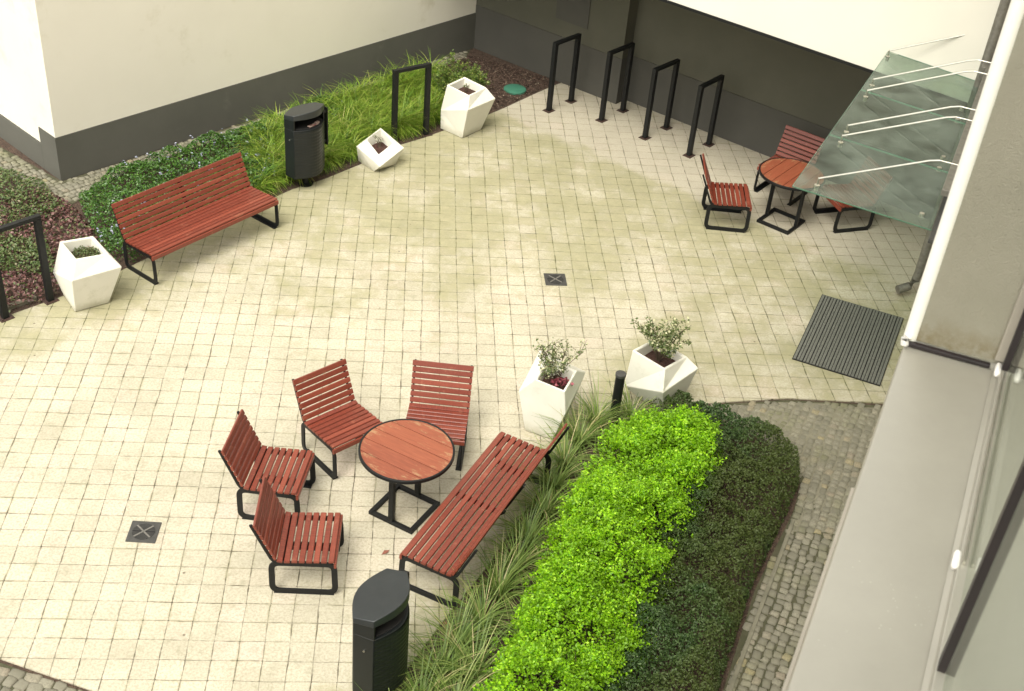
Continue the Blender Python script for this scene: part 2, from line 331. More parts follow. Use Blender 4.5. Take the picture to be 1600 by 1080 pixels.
def npmesh(name, V, F, mat, parent=None):
    """V (n,3), F (m,k) int arrays, all faces the same size"""
    me = bpy.data.meshes.new(name); k = F.shape[1]
    me.vertices.add(len(V)); me.vertices.foreach_set('co', V.astype(np.float32).ravel())
    me.loops.add(F.size); me.loops.foreach_set('vertex_index', F.astype(np.int32).ravel())
    me.polygons.add(len(F)); me.polygons.foreach_set('loop_start', np.arange(0, F.size, k, dtype=np.int32)); me.polygons.foreach_set('loop_total', np.full(len(F), k, dtype=np.int32))
    me.update(calc_edges=True); me.validate()
    return link(name, me, mat, parent)
def tag(o, label=None, cat=None, group=None, kind=None):
    if label: o['label'] = label
    if cat: o['category'] = cat
    if group: o['group'] = group
    if kind: o['kind'] = kind
    return o
def thing(name, label, cat, loc=(0, 0, 0), rz=0, group=None):
    o = bpy.data.objects.new(name, None); COL.objects.link(o); o.location = loc; o.rotation_euler = (0, 0, rz); o.empty_display_size = .1
    return tag(o, label, cat, group)
bpy.context.view_layer.update()
KIDS = {}
def kids(o): return [c for c in bpy.data.objects if c.parent == o]
def dup(root, loc, rz, label, group=None):
    r = root.copy(); COL.objects.link(r); r.location = loc; r.rotation_euler = (0, 0, rz); r['label'] = label
    if group: r['group'] = group
    def rec(a, b_):
        for ch in kids(a):
            c = ch.copy(); COL.objects.link(c); c.parent = b_; rec(ch, c)
    rec(root, r); return r
def inside(poly, P):
    x, y = P[:, 0], P[:, 1]; r = np.zeros(len(P), bool); n = len(poly)
    for i in range(n):
        x1, y1 = poly[i]; x2, y2 = poly[(i + 1) % n]
        c = ((y1 > y) != (y2 > y)) & (x < (x2 - x1) * (y - y1) / (y2 - y1 + 1e-12) + x1); r ^= c
    return r
def edgedist(poly, P):
    d = np.full(len(P), 1e9); n = len(poly)
    for i in range(n):
        a = np.array(poly[i]); b_ = np.array(poly[(i + 1) % n]); ab = b_ - a; t = np.clip(((P[:, :2] - a) @ ab) / (ab @ ab), 0, 1)
        d = np.minimum(d, np.hypot(*(P[:, :2] - a - t[:, None] * ab).T))
    return d
def scatter(poly, n):
    p = np.array(poly); lo, hi = p.min(0), p.max(0); out = np.zeros((0, 2))
    while len(out) < n:
        q = rng.uniform(lo, hi, (n, 2)); out = np.vstack([out, q[inside(poly, q)]])
    return out[:n]
def vnoise(P, s, seed=0):
    """cheap smooth value noise, 2-D or 3-D"""
    P = np.asarray(P) * s + seed * 17.3; i = np.floor(P).astype(int); f = P - i; f = f * f * (3 - 2 * f); D = P.shape[1]; out = 0
    for c in range(2 ** D):
        w_ = 1.0; h = np.full(len(P), seed * 7919 + 13)
        for k in range(D):
            b_ = (c >> k) & 1; w_ = w_ * (f[:, k] if b_ else 1 - f[:, k]); h = (h * 374761393 + (i[:, k] + b_) * 668265263) & 0x7fffffff; h = (h ^ (h >> 13)) * 1274126177 & 0x7fffffff
        out = out + w_ * ((h & 0xffff) / 65535.0)
    return out
def leaves(C, Nrm, L, W, jit=.5):
    """one folded 4-corner leaf per centre: C (n,3), facing Nrm; returns V,F"""
    n = len(C); Nn = Nrm + rng.normal(0, jit, (n, 3)); Nn /= np.linalg.norm(Nn, axis=1)[:, None]
    a = rng.normal(0, 1, (n, 3)); a -= (a * Nn).sum(1)[:, None] * Nn; a /= np.linalg.norm(a, axis=1)[:, None]; b_ = np.cross(Nn, a)
    L = np.asarray(L) * rng.uniform(.7, 1.25, n); W = np.asarray(W) * rng.uniform(.7, 1.25, n); q = rng.uniform(.05, .3, n) * W
    p0 = C - a * (L / 2)[:, None]; p2 = C + a * (L / 2)[:, None] - Nn * (L * .12)[:, None]
    p1 = C + b_ * (W / 2)[:, None] + Nn * q[:, None]; p3 = C - b_ * (W / 2)[:, None] + Nn * q[:, None]
    V = np.stack([p0, p1, p2, p3], 1).reshape(-1, 3); k = np.arange(n)[:, None] * 4
    F = np.vstack([np.hstack([k, k + 1, k + 2]), np.hstack([k, k + 2, k + 3])])
    return V, F
def blades(base, L, W, lean, az, segs=4):
    """arching grass blades; base (n,3)"""
    n = len(base); t = np.linspace(0, 1, segs + 1)
    d = np.stack([np.cos(az), np.sin(az), np.zeros(n)], 1); s_ = np.stack([-np.sin(az), np.cos(az), np.zeros(n)], 1)
    V = []
    for k in t:
        ang = lean * (.25 + 1.25 * k)                      # from vertical
        out = L * (k * np.sin(lean * .25) * .5 + .5 * k * k * np.sin(np.minimum(ang, 2.4)) + k * k * .18)
        up = L * (k * np.cos(lean * .25) - .62 * k * k * (1 - np.cos(np.minimum(lean * 1.3, 2.2))))
        c = base + d * out[:, None] + np.array([0, 0, 1.0]) * np.maximum(up, 0.008)[:, None]
        wd = W * (1 - k) ** .6 * .5 + .0006
        V += [c - s_ * wd[:, None], c + s_ * wd[:, None]]
    V = np.stack(V, 1).reshape(-1, 3); m_ = 2 * (segs + 1); b0 = np.arange(n)[:, None] * m_
    F = np.vstack([np.hstack([b0 + 2 * i, b0 + 2 * i + 1, b0 + 2 * i + 3, b0 + 2 * i + 2]) for i in range(segs)])
    return V, F
def cat(parts):
    V = []; F = []; o = 0
    for v, f in parts: V.append(v); F.append(f + o); o += len(v)
    return np.vstack(V), np.vstack(F)

# wall frames -------------------------------------------------------------
Wd, Wn = Vector((.454, .891, 0)), Vector((-.891, .454, 0))         # near building: along the wall, outwards
def W_(s, t, z): return tuple(Wd * t + Wn * s + Vector((0, 0, z)))
Bd, Bn = Vector((.7466, -.6652, 0)), Vector((.6652, .7466, 0))     # back building: along, away from the camera
def B_(u, n_, z): return tuple(Bd * u + Bn * n_ + Vector((0, 0, z)))
Ld, Ln = Vector((.7262, .6875, 0)), Vector((.6875, -.7262, 0))     # left building
LC = Vector((-4.42, 14.18, 0))
def L_(a, o, z): return tuple(LC + Ld * a + Ln * o + Vector((0, 0, z)))

# ------------------------------------------------------------------ ground, paving, cobbles
MB().add([(-60, -40, -.014), (60, -40, -.014), (60, 80, -.014), (-60, 80, -.014)], [(0, 1, 2, 3)]).build('ground', M['earth'])
bpy.data.objects['ground']['kind'] = 'structure'
left_edge = [(-6.5, 9.3), (-4.63, 10.84), (-4.32, 11.13), (-3.89, 11.5), (-3.62, 11.75), (-3.19, 12.25), (-2.6, 12.96), (-2.05, 13.65), (-1.55, 14.22), (-1.15, 14.55), (-.73, 14.98), (-.23, 15.60), (.15, 15.9), (.47, 16.2), (.95, 16.62), (1.33, 17.02), (1.75, 17.5), (2.06, 17.84), (2.24, 18.02)]
bed2_left = [(2.15, 9.88), (1.95, 9.72), (1.71, 9.42), (1.4, 8.85), (1.05, 8.22), (.76, 7.65), (.42, 7.1), (.11, 6.56), (-.1, 6.17), (-.55, 5.35)]
pav = left_edge + [B_(-9.28, 14.96, 0)[:2], B_(-9.28, 15.2, 0)[:2], B_(-3.9, 15.2, 0)[:2], W_(0, 11.42, 0)[:2], (4.04, 10.21), (2.91, 10.04)] + bed2_left + [(-1.0, 5.76), (-1.74, 6.04), (-2.22, 6.25), (-3.05, 6.57), (-6.5, 7.95)]
MB().prism(pav, -.014, 0).build('paving', M['paving'])['kind'] = 'structure'

def cobbles(name, poly, ang, size, n_hint=0, gap=.08, jit=.13, fan=0):
    """rows of rough granite setts filling a polygon"""
    p = np.array(poly); c0 = p.mean(0); ca, sa = math.cos(ang), math.sin(ang); loc = (p - c0) @ np.array([[ca, -sa], [sa, ca]])
    lo, hi = loc.min(0), loc.max(0); st = []; y = lo[1]; row = 0
    while y < hi[1]:
        h = size * rng.uniform(.88, 1.12); x = lo[0] + rng.uniform(0, size)
        while x < hi[0]:
            w_ = size * rng.uniform(.72, 1.35); st.append((x + w_ / 2, y + h / 2, w_, h)); x += w_
        y += h; row += 1
    st = np.array(st); P = st[:, :2].copy()
    P[:, 1] += (vnoise(P, 1.1, 3) - .5) * size * 2.6 + rng.normal(0, size * .07, len(P)); P[:, 0] += (vnoise(P, 1.3, 5) - .5) * size * 1.2
    Wp = P @ np.array([[ca, sa], [-sa, ca]]) + c0
    k = inside(poly, Wp) & (edgedist(poly, Wp) > size * .28); Wp = Wp[k]; st = st[k]; n = len(Wp)
    hw = st[:, 2] / 2 - size * gap / 2; hh = st[:, 3] / 2 - size * gap / 2
    tw = rng.normal(0, .11, n) + ang; ux = np.stack([np.cos(tw), np.sin(tw)], 1); uy = np.stack([-np.sin(tw), np.cos(tw)], 1)
    zt = rng.uniform(-.004, .006, n); V = np.zeros((n, 20, 3)); tl = rng.normal(0, .03, (n, 2))
    cs = [(-1, -.72), (-.72, -1), (.72, -1), (1, -.72), (1, .72), (.72, 1), (-.72, 1), (-1, .72)]
    idx = 0
    for ring, (sc_, z) in enumerate(((1.0, -.014), (.98, -.004))):
        for (cx, cy) in cs:
            j = rng.normal(0, size * .045, (n, 2)) if ring == 0 else jj[:, cs.index((cx, cy))]
            if ring == 0: jj = np.zeros((n, 8, 2)) if (cx, cy) == cs[0] else jj; jj[:, cs.index((cx, cy))] = j
            q = Wp + ux * (cx * hw * sc_)[:, None] + uy * (cy * hh * sc_)[:, None] + j
            V[:, idx, :2] = q; V[:, idx, 2] = z; idx += 1
    for (cx, cy) in ((-1, -1), (1, -1), (1, 1), (-1, 1)):
        V[:, idx, :2] = Wp + ux * (cx * hw * .66)[:, None] + uy * (cy * hh * .66)[:, None]; V[:, idx, 2] = .003 + zt + tl[:, 0] * cx * size * .4 + tl[:, 1] * cy * size * .4; idx += 1
    fs = [(i, (i + 1) % 8, 8 + (i + 1) % 8, 8 + i) for i in range(8)] + [(8, 9, 16, 16), (9, 10, 17, 16), (10, 11, 17, 17), (11, 12, 18, 17), (12, 13, 18, 18), (13, 14, 19, 18), (14, 15, 19, 19), (15, 8, 16, 19), (16, 17, 18, 19)]
    me = bpy.data.meshes.new(name); allv = V.reshape(-1, 3); faces = []
    for i in range(n):
        o = i * 20
        for f in fs:
            g = []
            for q in f:
                if not g or g[-1] != q: g.append(q)
            faces.append(tuple(o + q for q in g))
    me.from_pydata(allv.tolist(), [], faces); me.update(); me.polygons.foreach_set('use_smooth', [True] * len(me.polygons))
    return link(name, me, M['cobble'])
def sheet(name, poly, z, mat):
    o = MB().add([(x, y, z) for x, y in poly], [tuple(range(len(poly)))]).build(name, mat); o['kind'] = 'structure'; return o
cobR = [(2.35, 9.92), (2.91, 10.02), (4.04, 10.19), W_(0, 11.38, 0)[:2], W_(0, 4.6, 0)[:2], (1.75, 4.6), (2.36, 5.75), (2.62, 6.35), (3.12, 7.47), (3.69, 8.46), (3.86, 8.85), (3.8, 9.25), (3.5, 9.62), (3.2, 9.8), (2.7, 9.86)]
cobL = [(-7.5, 7.8), (-6.5, 7.9), (-3.05, 6.54), (-2.22, 6.22), (-1.74, 6.01), (-1.0, 5.73), (-.6, 5.2), (-7.5, 5.2)]
cobW = [L_(-.15, 2.2, 0)[:2], (-4.15, 13.62), (-3.67, 14.5), (-2.74, 15.40), (-2.05, 16.1), (-.5, 17.65), (.3, 18.35), (.75, 18.72), L_(7.25, .01, 0)[:2], L_(-.0, .01, 0)[:2], (-5.4, 15.02), (-7.4, 16.75), (-8.2, 16.4), (-6.6, 15.1), (-5.3, 14.45), (-4.68, 13.98)]
cobW = cobW[1:]
for nm_i, (nm, p, an, sz) in enumerate((('cobbled_path', cobR, R(63), .078), ('cobbled_path', cobL, R(-22), .10), ('cobbled_path', cobW, R(43), .075))):
    sheet('cobble_bedding', p, -.009, M['sand'])
    if nm_i == 0:                                      # the corner by the mat is silted up: sand lies almost level with the setts
        g = 60; xs = np.linspace(2.4, 5.5, g); ys = np.linspace(8.2, 10.4, g); XX, YY = np.meshgrid(xs, ys, indexing='ij'); Q = np.c_[XX.ravel(), YY.ravel()]
        dd = np.hypot((Q[:, 0] - 4.15) / 1.15, (Q[:, 1] - 9.75) / .55); zz = -.007 + .0065 * np.clip(1.1 - dd, 0, 1) + (vnoise(Q, 9, 6) - .5) * .005
        kk = inside(p, Q) & (edgedist(p, Q) > .03); zz = np.where(kk, zz, -.0135); idx = np.arange(g * g).reshape(g, g)
        Fq = np.stack([idx[:-1, :-1].ravel(), idx[1:, :-1].ravel(), idx[1:, 1:].ravel(), idx[:-1, 1:].ravel()], 1); Fq = Fq[kk[Fq].all(1)]
        npmesh('silted_sand', np.c_[Q, zz], Fq, M['silt'])['kind'] = 'structure'
    cobbles(nm, p, an, sz)['kind'] = 'structure'

# ------------------------------------------------------------------ buildings
def quadbox(fr, a0, a1, o0, o1, z0, z1, mb=None):
    mb = mb or MB(); P = [fr(a, o, z) for z in (z0, z1) for o in (o0, o1) for a in (a0, a1)]
    return mb.add(P, [(0, 2, 3, 1), (4, 5, 7, 6), (0, 1, 5, 4), (2, 6, 7, 3), (0, 4, 6, 2), (1, 3, 7, 5)])
t = thing('rendered_building', 'cream rendered building with a grey plinth stepping down at its corner, left of the courtyard', 'building', L_(0, 0, 0))
def inv(o, root):
    o.matrix_parent_inverse = Matrix.Translation(root.location).inverted() if root.rotation_euler.z == 0 else root.matrix_world.inverted(); return o
inv(quadbox(L_, .012, 12, -12, -.012, .36, 10.5).build('wall', M['cream'], t), t)
inv(quadbox(L_, 0, 12, -.4, 0, -.01, .585).build('plinth', M['plinth'], t), t)
inv(quadbox(L_, 0, .4, -12, -.403, -.01, .35).build('plinth', M['plinth'], t), t)
inv(quadbox(L_, -.06, 12.06, -12, .06, 10.52, 10.62).build('roof_edge', M['darksteel'], t), t)

t = thing('overhanging_building', 'white rendered building whose upper floors overhang a dark recessed ground floor wall', 'building', B_(-8, 14.9, 0))
inv(quadbox(B_, -13.5, -9.28, 14.96, 15.9, .72, 2.43).build('wall', M['back_wall'], t), t)
inv(quadbox(B_, -9.28, -3.6, 15.2, 15.9, .72, 2.43).build('wall', M['back_wall'], t), t)
inv(quadbox(B_, -13.5, -9.277, 14.955, 15.9, -.01, .717).build('plinth', M['back_plinth'], t), t)
inv(quadbox(B_, -9.274, -3.6, 15.195, 15.9, -.01, .717).build('plinth', M['back_plinth'], t), t)
inv(quadbox(B_, -13.5, -3.6, 13.41, 16.5, 2.434, 10.0).build('upper_storey', M['white_render'], t), t)
inv(quadbox(B_, -13.5, -3.6, 13.415, 15.9, 2.420, 2.431).build('soffit', M['soffit'], t), t)
inv(quadbox(B_, -13.5, -3.6, 13.396, 13.408, 2.405, 2.44).build('drip_edge', M['metal'], t), t)
mbp = quadbox(B_, -10.55, -9.95, 14.945, 14.953, .98, 2.1); inv(mbp.build('service_hatch', M['back_plinth'], t), t)

T1 = 1.85; SZ = 6.75
t = thing('near_building', 'near building seen edge on, with rough beige window reveal at the right edge', 'building', W_(0, 6, 0))
WF = lambda a, o, z: W_(o, a, z)
inv(quadbox(WF, T1, 18, -.36, .012, -.01, 10.5).build('wall', M['white_render'], t), t)
inv(quadbox(WF, -9, T1, -.36, -.004, -.01, SZ - .045).build('wall', M['white_render'], t), t)
inv(quadbox(WF, -9, -1.9, -.36, .012, SZ - .04, 10.5).build('wall', M['white_render'], t), t)
inv(quadbox(WF, -1.9, T1, -.36, .012, 9.3, 10.5).build('wall', M['white_render'], t), t)
inv(quadbox(WF, T1 - .004, T1, -.36, .003, SZ + .012, 9.3).build('window_reveal', M['stucco'], t), t)
mb = MB(); mb.tube([W_(.006, T1 + .004, SZ + .01), W_(.006, T1 + .004, 9.3)], .0125, 12); inv(mb.build('corner_bead', M['bead'], t, smooth_=True), t)
# room behind the window
inv(quadbox(WF, -1.9, 3.0, -2.2, -2.1, SZ - .5, 9.5).build('room_wall', M['roomwall'], t), t)
inv(quadbox(WF, -1.9, T1, -2.1, -.37, SZ - .06, SZ - .05).build('room_floor', M['roomwall'], t), t)
# sill
sl = thing('window_sill', 'wide grey sheet metal window sill in the lower right foreground', 'window sill', W_(-.06, .5, SZ))
prof = [(-.135, SZ + .004), (.004, SZ), (.012, SZ - .003), (.014, SZ - .012), (.014, SZ - .03), (.008, SZ - .03), (.006, SZ - .010), (-.135, SZ - .008)]
def extr(profile, t0, t1):
    n = len(profile); return MB().add([W_(s, t0, z) for s, z in profile] + [W_(s, t1, z) for s, z in profile], [tuple(range(n)), tuple(range(2 * n - 1, n - 1, -1))] + [(i, (i + 1) % n, n + (i + 1) % n, n + i) for i in range(n)])
inv(extr(prof, -1.9, T1 - .012).build('sill_sheet', M['sill'], sl, .0015, True), sl)
inv(extr([(.0142, SZ - .026), (.0185, SZ - .027), (.0185, SZ - .033), (.0142, SZ - .033)], -1.9, 1.47).build('drip_strip', M['alu'], sl), sl)
inv(extr([(-.125, SZ + .005), (.006, SZ + .001), (.014, SZ + .002), (.014, SZ + .010), (.006, SZ + .010), (-.125, SZ + .012)], T1 - .014, T1 - .005).build('end_seal', M['rubber'], sl, .002), sl)
mb = MB(); mb.tube([W_(.012, T1 - .013, SZ + .004), W_(.014, T1 - .013, SZ + .014), W_(.010, T1 - .013, SZ + .022)], .007, 8); inv(mb.build('end_cap', M['whiteplastic'], sl, smooth_=True), sl)
# window
wn_ = thing('window', 'open grey aluminium window with glass leaves and dark gaskets, right edge of the photo', 'window', W_(-.15, .6, SZ))
inv(extr([(-.130, SZ + .006), (-.139, SZ + .012), (-.140, SZ + .022), (-.30, SZ + .022), (-.30, SZ + .006)], -1.9, T1 - .006).build('bottom_rail', M['sill'], wn_, .002), wn_)
inv(extr([(-.1445, SZ + .023), (-.1455, SZ + .029), (-.1475, SZ + .029), (-.1485, SZ + .023)], 1.33, T1 - .045).build('rail_lip', M['steel'], wn_), wn_)
inv(quadbox(WF, T1 - .014, T1 - .006, -.21, -.128, SZ + .023, 9.3).build('side_frame', M['alu'], wn_, .002), wn_)
for a0, a1 in ((1.17, T1 - .02), (-.2, 1.145)):
    lf = inv(quadbox(WF, a0, a1, -.158, -.152, SZ + .024, 9.3).build('glass_leaf', M['window'], wn_), wn_)
    g = quadbox(WF, a1 - .014, a1 + .004, -.1515, -.1415, SZ + .023, 9.3).build('gasket', M['rubber'], lf); g.matrix_parent_inverse = Matrix.Identity(4)
for a in (1.845 - .02, 1.345):
    inv(quadbox(WF, a - .024, a + .010, -.142, -.132, SZ + .013, SZ + .026).build('stopper', M['whiteplastic'], wn_, .005, True), wn_)

# ------------------------------------------------------------------ glass canopy on its rods
ZC = 2.70
cp = thing('glass_canopy', 'green tinted glass entrance canopy hung on steel rods above the door mat', 'canopy', W_(.1, 12.2, 2.7))
T0, T2 = 10.2, 14.05
P = [W_(.15, T0, ZC), W_(1.42, T0 + .12, ZC), W_(1.25, T2 + .15, ZC), W_(.19, T2 - .15, ZC)]
def slab(P, th): return MB().add([(p[0], p[1], p[2]) for p in P] + [(p[0], p[1], p[2] + th) for p in P], [(0, 1, 2, 3), (7, 6, 5, 4), (0, 4, 5, 1), (1, 5, 6, 2), (2, 6, 7, 3), (3, 7, 4, 0)])
ga = np.array(P); k1 = ga[0] + (ga[3] - ga[0]) * .333; k2 = ga[1] + (ga[2] - ga[1]) * .333; k3 = ga[0] + (ga[3] - ga[0]) * .667; k4 = ga[1] + (ga[2] - ga[1]) * .667
e = Wd * .004
for a, b_, c, d in ((ga[0], ga[1], k2, k1), (k1, k2, k4, k3), (k3, k4, ga[2], ga[3])):
    q = [Vector(a) + e, Vector(b_) + e, Vector(c) - e, Vector(d) - e]
    pn = inv(slab(q, .012).build('glass_pane', M['canopyglass'], cp), cp)
    mb = MB()
    for i, j in ((0, 1), (1, 2), (2, 3)):
        u = (q[j] - q[i]); ln = u.length; u.normalize(); nrm = u.cross(Vector((0, 0, 1)))
        mb.box((q[i] + q[j]) / 2 + Vector((0, 0, .006)) + nrm * .0015, (ln, .002, .0125), (u, nrm, (0, 0, 1)))
    g = mb.build('pane_edge', M['glassedge'], pn); g.matrix_parent_inverse = Matrix.Identity(4)
for tt in (10.45, 11.47, 11.74, 12.72, 13.06, 14.0):
    s1 = 1.22; mb = MB()
    mb.tube([W_(s1, tt, ZC + .09), W_(.34, tt, 3.22), W_(.26, tt, 3.245)], .0095, 8); mb.tube([W_(.26, tt, 3.245), W_(.012, tt, 3.245)], .006, 6)
    mb.tube([W_(s1, tt, ZC + .012), W_(s1, tt, ZC + .10)], .008, 8); mb.tube([W_(s1, tt, ZC + .013), W_(s1, tt, ZC + .024)], .026, 12)
    mb.tube([W_(s1, tt, ZC - .03), W_(s1, tt, ZC)], .02, 10)
    inv(mb.build('suspension_rod', M['steel'], cp, smooth_=True), cp)
    mb = MB(); mb.tube([W_(.27, tt, ZC - .02), W_(.27, tt, ZC + .022)], .022, 12); inv(mb.build('glass_clamp', M['steel'], cp, smooth_=True), cp)
inv(quadbox(WF, 10.45, 14.3, .012, .17, 2.93, 2.99).build('wall_bracket', M['darksteel'], cp, .004), cp)
inv(quadbox(WF, 13.6, 14.85, .17, .215, 2.85, 2.99).build('wall_bracket', M['darksteel'], cp, .006), cp)
inv(quadbox(WF, 10.05, 14.1, .012, .145, 2.66, 2.70).build('support_profile', M['iron'], cp, .003), cp)

# downpipe with shoe
dp = MB(); dp.tube([W_(.19, 13.78, 6.2), W_(.19, 13.78, .30), W_(.20, 13.77, .20), W_(.25, 13.72, .12), W_(.36, 13.62, .085)], .052, 14)
o = tag(dp.build('downpipe', M['darksteel'], smooth_=True), 'dark grey metal downpipe with curved outlet foot beside the glass canopy', 'downpipe')

# ribbed entrance mat
MATC = W_(.675, 12.4, 0)
mt_ = thing('door_mat', 'dark grey ribbed entrance mat on the slabs under the glass canopy', 'mat', MATC)
inv(quadbox(WF, 11.65, 13.15, .185, 1.165, .004, .012).build('mat_base', M['black'], mt_), mt_)
def ribmat():
    mt, n, b = newmat('grey_ribbed_carpet'); v = wpos(n); c = ramp(n, noise(n, v, 130, 3, .8), [(.35, (.07, .072, .062)), (.65, (.19, .19, .165))])
    n.links.new(c, b.inputs['Base Color']); b.inputs['Roughness'].default_value = .95; bump(n, b, noise(n, v, 300, 2), .6, .004); return mt
mb = MB(); nr = 27
for i in range(nr):
    s0 = .19 + i * (.97 / nr); quadbox(WF, 11.66, 13.14, s0 + .004, s0 + (.97 / nr) - (.009 if i % 2 else .004), .012, .020, mb)
inv(mb.build('ribs', ribmat(), mt_), mt_)

# ------------------------------------------------------------------ seats
def fillet(path, r, n=5, closed=False):
    out = []; m_ = len(path)
    for i, p in enumerate(path):
        if not closed and i in (0, m_ - 1): out.append(p); continue
        a, b_, c = Vector(path[i - 1]), Vector(p), Vector(path[(i + 1) % m_]); u = (a - b_); v = (c - b_); rr = min(r, u.length * .45, v.length * .45); u.normalize(); v.normalize()
        for k in range(n + 1):
            q = k / n; out.append(tuple((b_ + u * rr) * (1 - q) ** 2 + b_ * 2 * q * (1 - q) + (b_ + v * rr) * q * q))
    return out
def plate(mb, path, w_, y0, y1, closed=False):
    """sweep a flat bar of in-plane width w_ along an x-z path, between y0 and y1"""
    n = len(path); pts = [Vector(p) for p in path]; ring = []
    for i, p in enumerate(pts):
        a = pts[i - 1] if (closed or i) else p; c = pts[(i + 1) % n] if (closed or i < n - 1) else p
        d = (c - a).normalized(); nn = Vector((-d[1], d[0])); ww = w_[i] if hasattr(w_, '__len__') else w_
        A, B = p + nn * ww / 2, p - nn * ww / 2
        ring.append([(A[0], y0, A[1]), (A[0], y1, A[1]), (B[0], y1, B[1]), (B[0], y0, B[1])])
    vs = [v for r in ring for v in r]; fs = []
    for i in range(n if closed else n - 1):
        j = (i + 1) % n
        for k in range(4): fs.append((4 * i + k, 4 * i + (k + 1) % 4, 4 * j + (k + 1) % 4, 4 * j + k))
    if not closed: fs += [(0, 1, 2, 3), (4 * n - 1, 4 * n - 2, 4 * n - 3, 4 * n - 4)]
    mb.add(vs, fs)
SEATP = fillet([(.262, .335), (.262, .398), (-.215, .372), (-.385, .775)], .055, 6)
def along(path, step, start, cnt):
    P = [Vector(p) for p in path]; L = [0]
    for a, b_ in zip(P, P[1:]): L.append(L[-1] + (b_ - a).length)
    out = []
    for k in range(cnt):
        s_ = start + k * step
        for i in range(len(P) - 1):
            if L[i] <= s_ <= L[i + 1] + 1e-9:
                q = (s_ - L[i]) / (L[i + 1] - L[i]); p = P[i].lerp(P[i + 1], q)
                a = P[max(i - 1, 0)]; b_ = P[min(i + 2, len(P) - 1)]; out.append((p, (b_ - a).normalized())); break
    return out, L[-1]
def make_seat(name, label, cat_, half, group, mid=False):
    r = thing(name, label, cat_, group=group)
    total = along(SEATP, 1, 0, 1)[1]; n = 16; st = (total - .045) / (n - 1); pos = along(SEATP, st, .022, n)[0]
    seat, back = MB(), MB()
    for i, (p, d) in enumerate(pos):
        nn = Vector((-d[1], d[0])); tgt = seat if i < 9 else back
        wd = .0485 if i not in (0, n - 1) else .053
        ln = 2 * half + (.008 if i in (0, n - 1) else 0)
        ax = ((0, 1, 0), (d[0], 0, d[1]), (nn[0], 0, nn[1]))
        # slat with eased edges: an 8-sided section
        w2, h2, e_ = wd / 2, .011, .005
        sec = [(-w2, -h2 + e_), (-w2 + e_, -h2), (w2 - e_, -h2), (w2, -h2 + e_), (w2, h2 - e_), (w2 - e_, h2), (-w2 + e_, h2), (-w2, h2 - e_)]
        jz = random.uniform(-.001, .001)
        vs = []
        for y in (-ln / 2, ln / 2):
            for a, b_ in sec: q = p + d * a + nn * (b_ + jz); vs.append((q[0], y, q[1]))
        tgt.add(vs, [tuple(range(8)), tuple(range(15, 7, -1))] + [(k, (k + 1) % 8, 8 + (k + 1) % 8, 8 + k) for k in range(8)])
    seat.build('seat', M['wood'], r); back.build('backrest', M['wood'], r)
    loop = fillet([(-.262, .0265), (.262, .0265), (.252, .352), (-.262, .345)], .07, 6, True)
    strap = fillet([(.235, .353), (-.205, .350), (-.262, .395), (-.415, .765)], .09, 6)
    for sgn in (-1, 1):
        mb = MB(); y0, y1 = sgn * (half - .018) - .008, sgn * (half - .018) + .008
        plate(mb, loop, .050, y0, y1, True)
        plate(mb, strap, [.034] * (len(strap) - 6) + [.032, .030, .028, .026, .024, .022], y0 - .0008, y1 + .0008)
        mb.box((0, sgn * (half - .018 - .018), .0045), (.50, .058, .009))
        for x in (-.2, .2): mb.tube([(x, sgn * (half - .046), .008), (x, sgn * (half - .046), .017)], .009, 6)
        mb.build('side_frame', M['metal'], r, .0018)
    if mid:
        mb = MB(); plate(mb, [(q[0] - .0, q[1] - .028) for q in fillet([(.235, .385), (-.205, .362), (-.245, .40)], .05, 4)], .032, -.02, .02)
        plate(mb, [(-.258, .42), (-.405, .755)], .018, -.02, .02)
        mb.box((.2, 0, .345), (.03, 2 * half - .05, .03)); mb.box((-.2, 0, .330), (.03, 2 * half - .05, .03))
        mb.build('centre_support', M['metal'], r, .002)
    else:
        for x_, z_ in ((.17, .35), (-.17, .335)): MB().box((x_, 0, z_), (.025, 2 * half - .05, .02)).build('crossbar', M['metal'], r)
    return r
gch = 'red slatted chairs at the two round tables'
ch = make_seat('slatted_chair', 'red slatted chair nearest the camera, side on beside the dark bin and round table', 'chair', .29, gch)
ch.location = (-.776, 7.582, 0); ch.rotation_euler.z = R(-1.6)
for (x, y, a), lab in (((-1.117, 8.418, -9.4), 'leftmost red slatted chair of the near group, its back to the open slabs'),
                       ((-.571, 9.098, -51.5), 'red slatted chair behind the near round table, turned diagonally, left of the front facing one'),
                       ((.309, 9.185, -96.9), 'red slatted chair facing the camera straight behind the near round table'),
                       ((4.051, 13.943, -6.4), 'red slatted chair standing apart left of the far table, seen side on'),
                       ((5.650, 14.067, 194.9), 'red slatted chair mostly hidden under the glass canopy, right of the far table'),
                       ((5.000, 14.78, -131), 'dark red slatted chair against the grey wall behind the far table')):
    dup(ch, (x, y, 0), R(a), lab)
gb = 'long red slatted benches'
bn = make_seat('slatted_bench', 'long red slatted bench in front of the green bed and cream wall', 'bench', .925, gb, True)
bn.location = (-2.42, 12.735, 0); bn.rotation_euler.z = R(-41.5)
dup(bn, (.69, 8.09, 0), R(151), 'long red slatted bench beside the near round table, its back to the lime hedge')

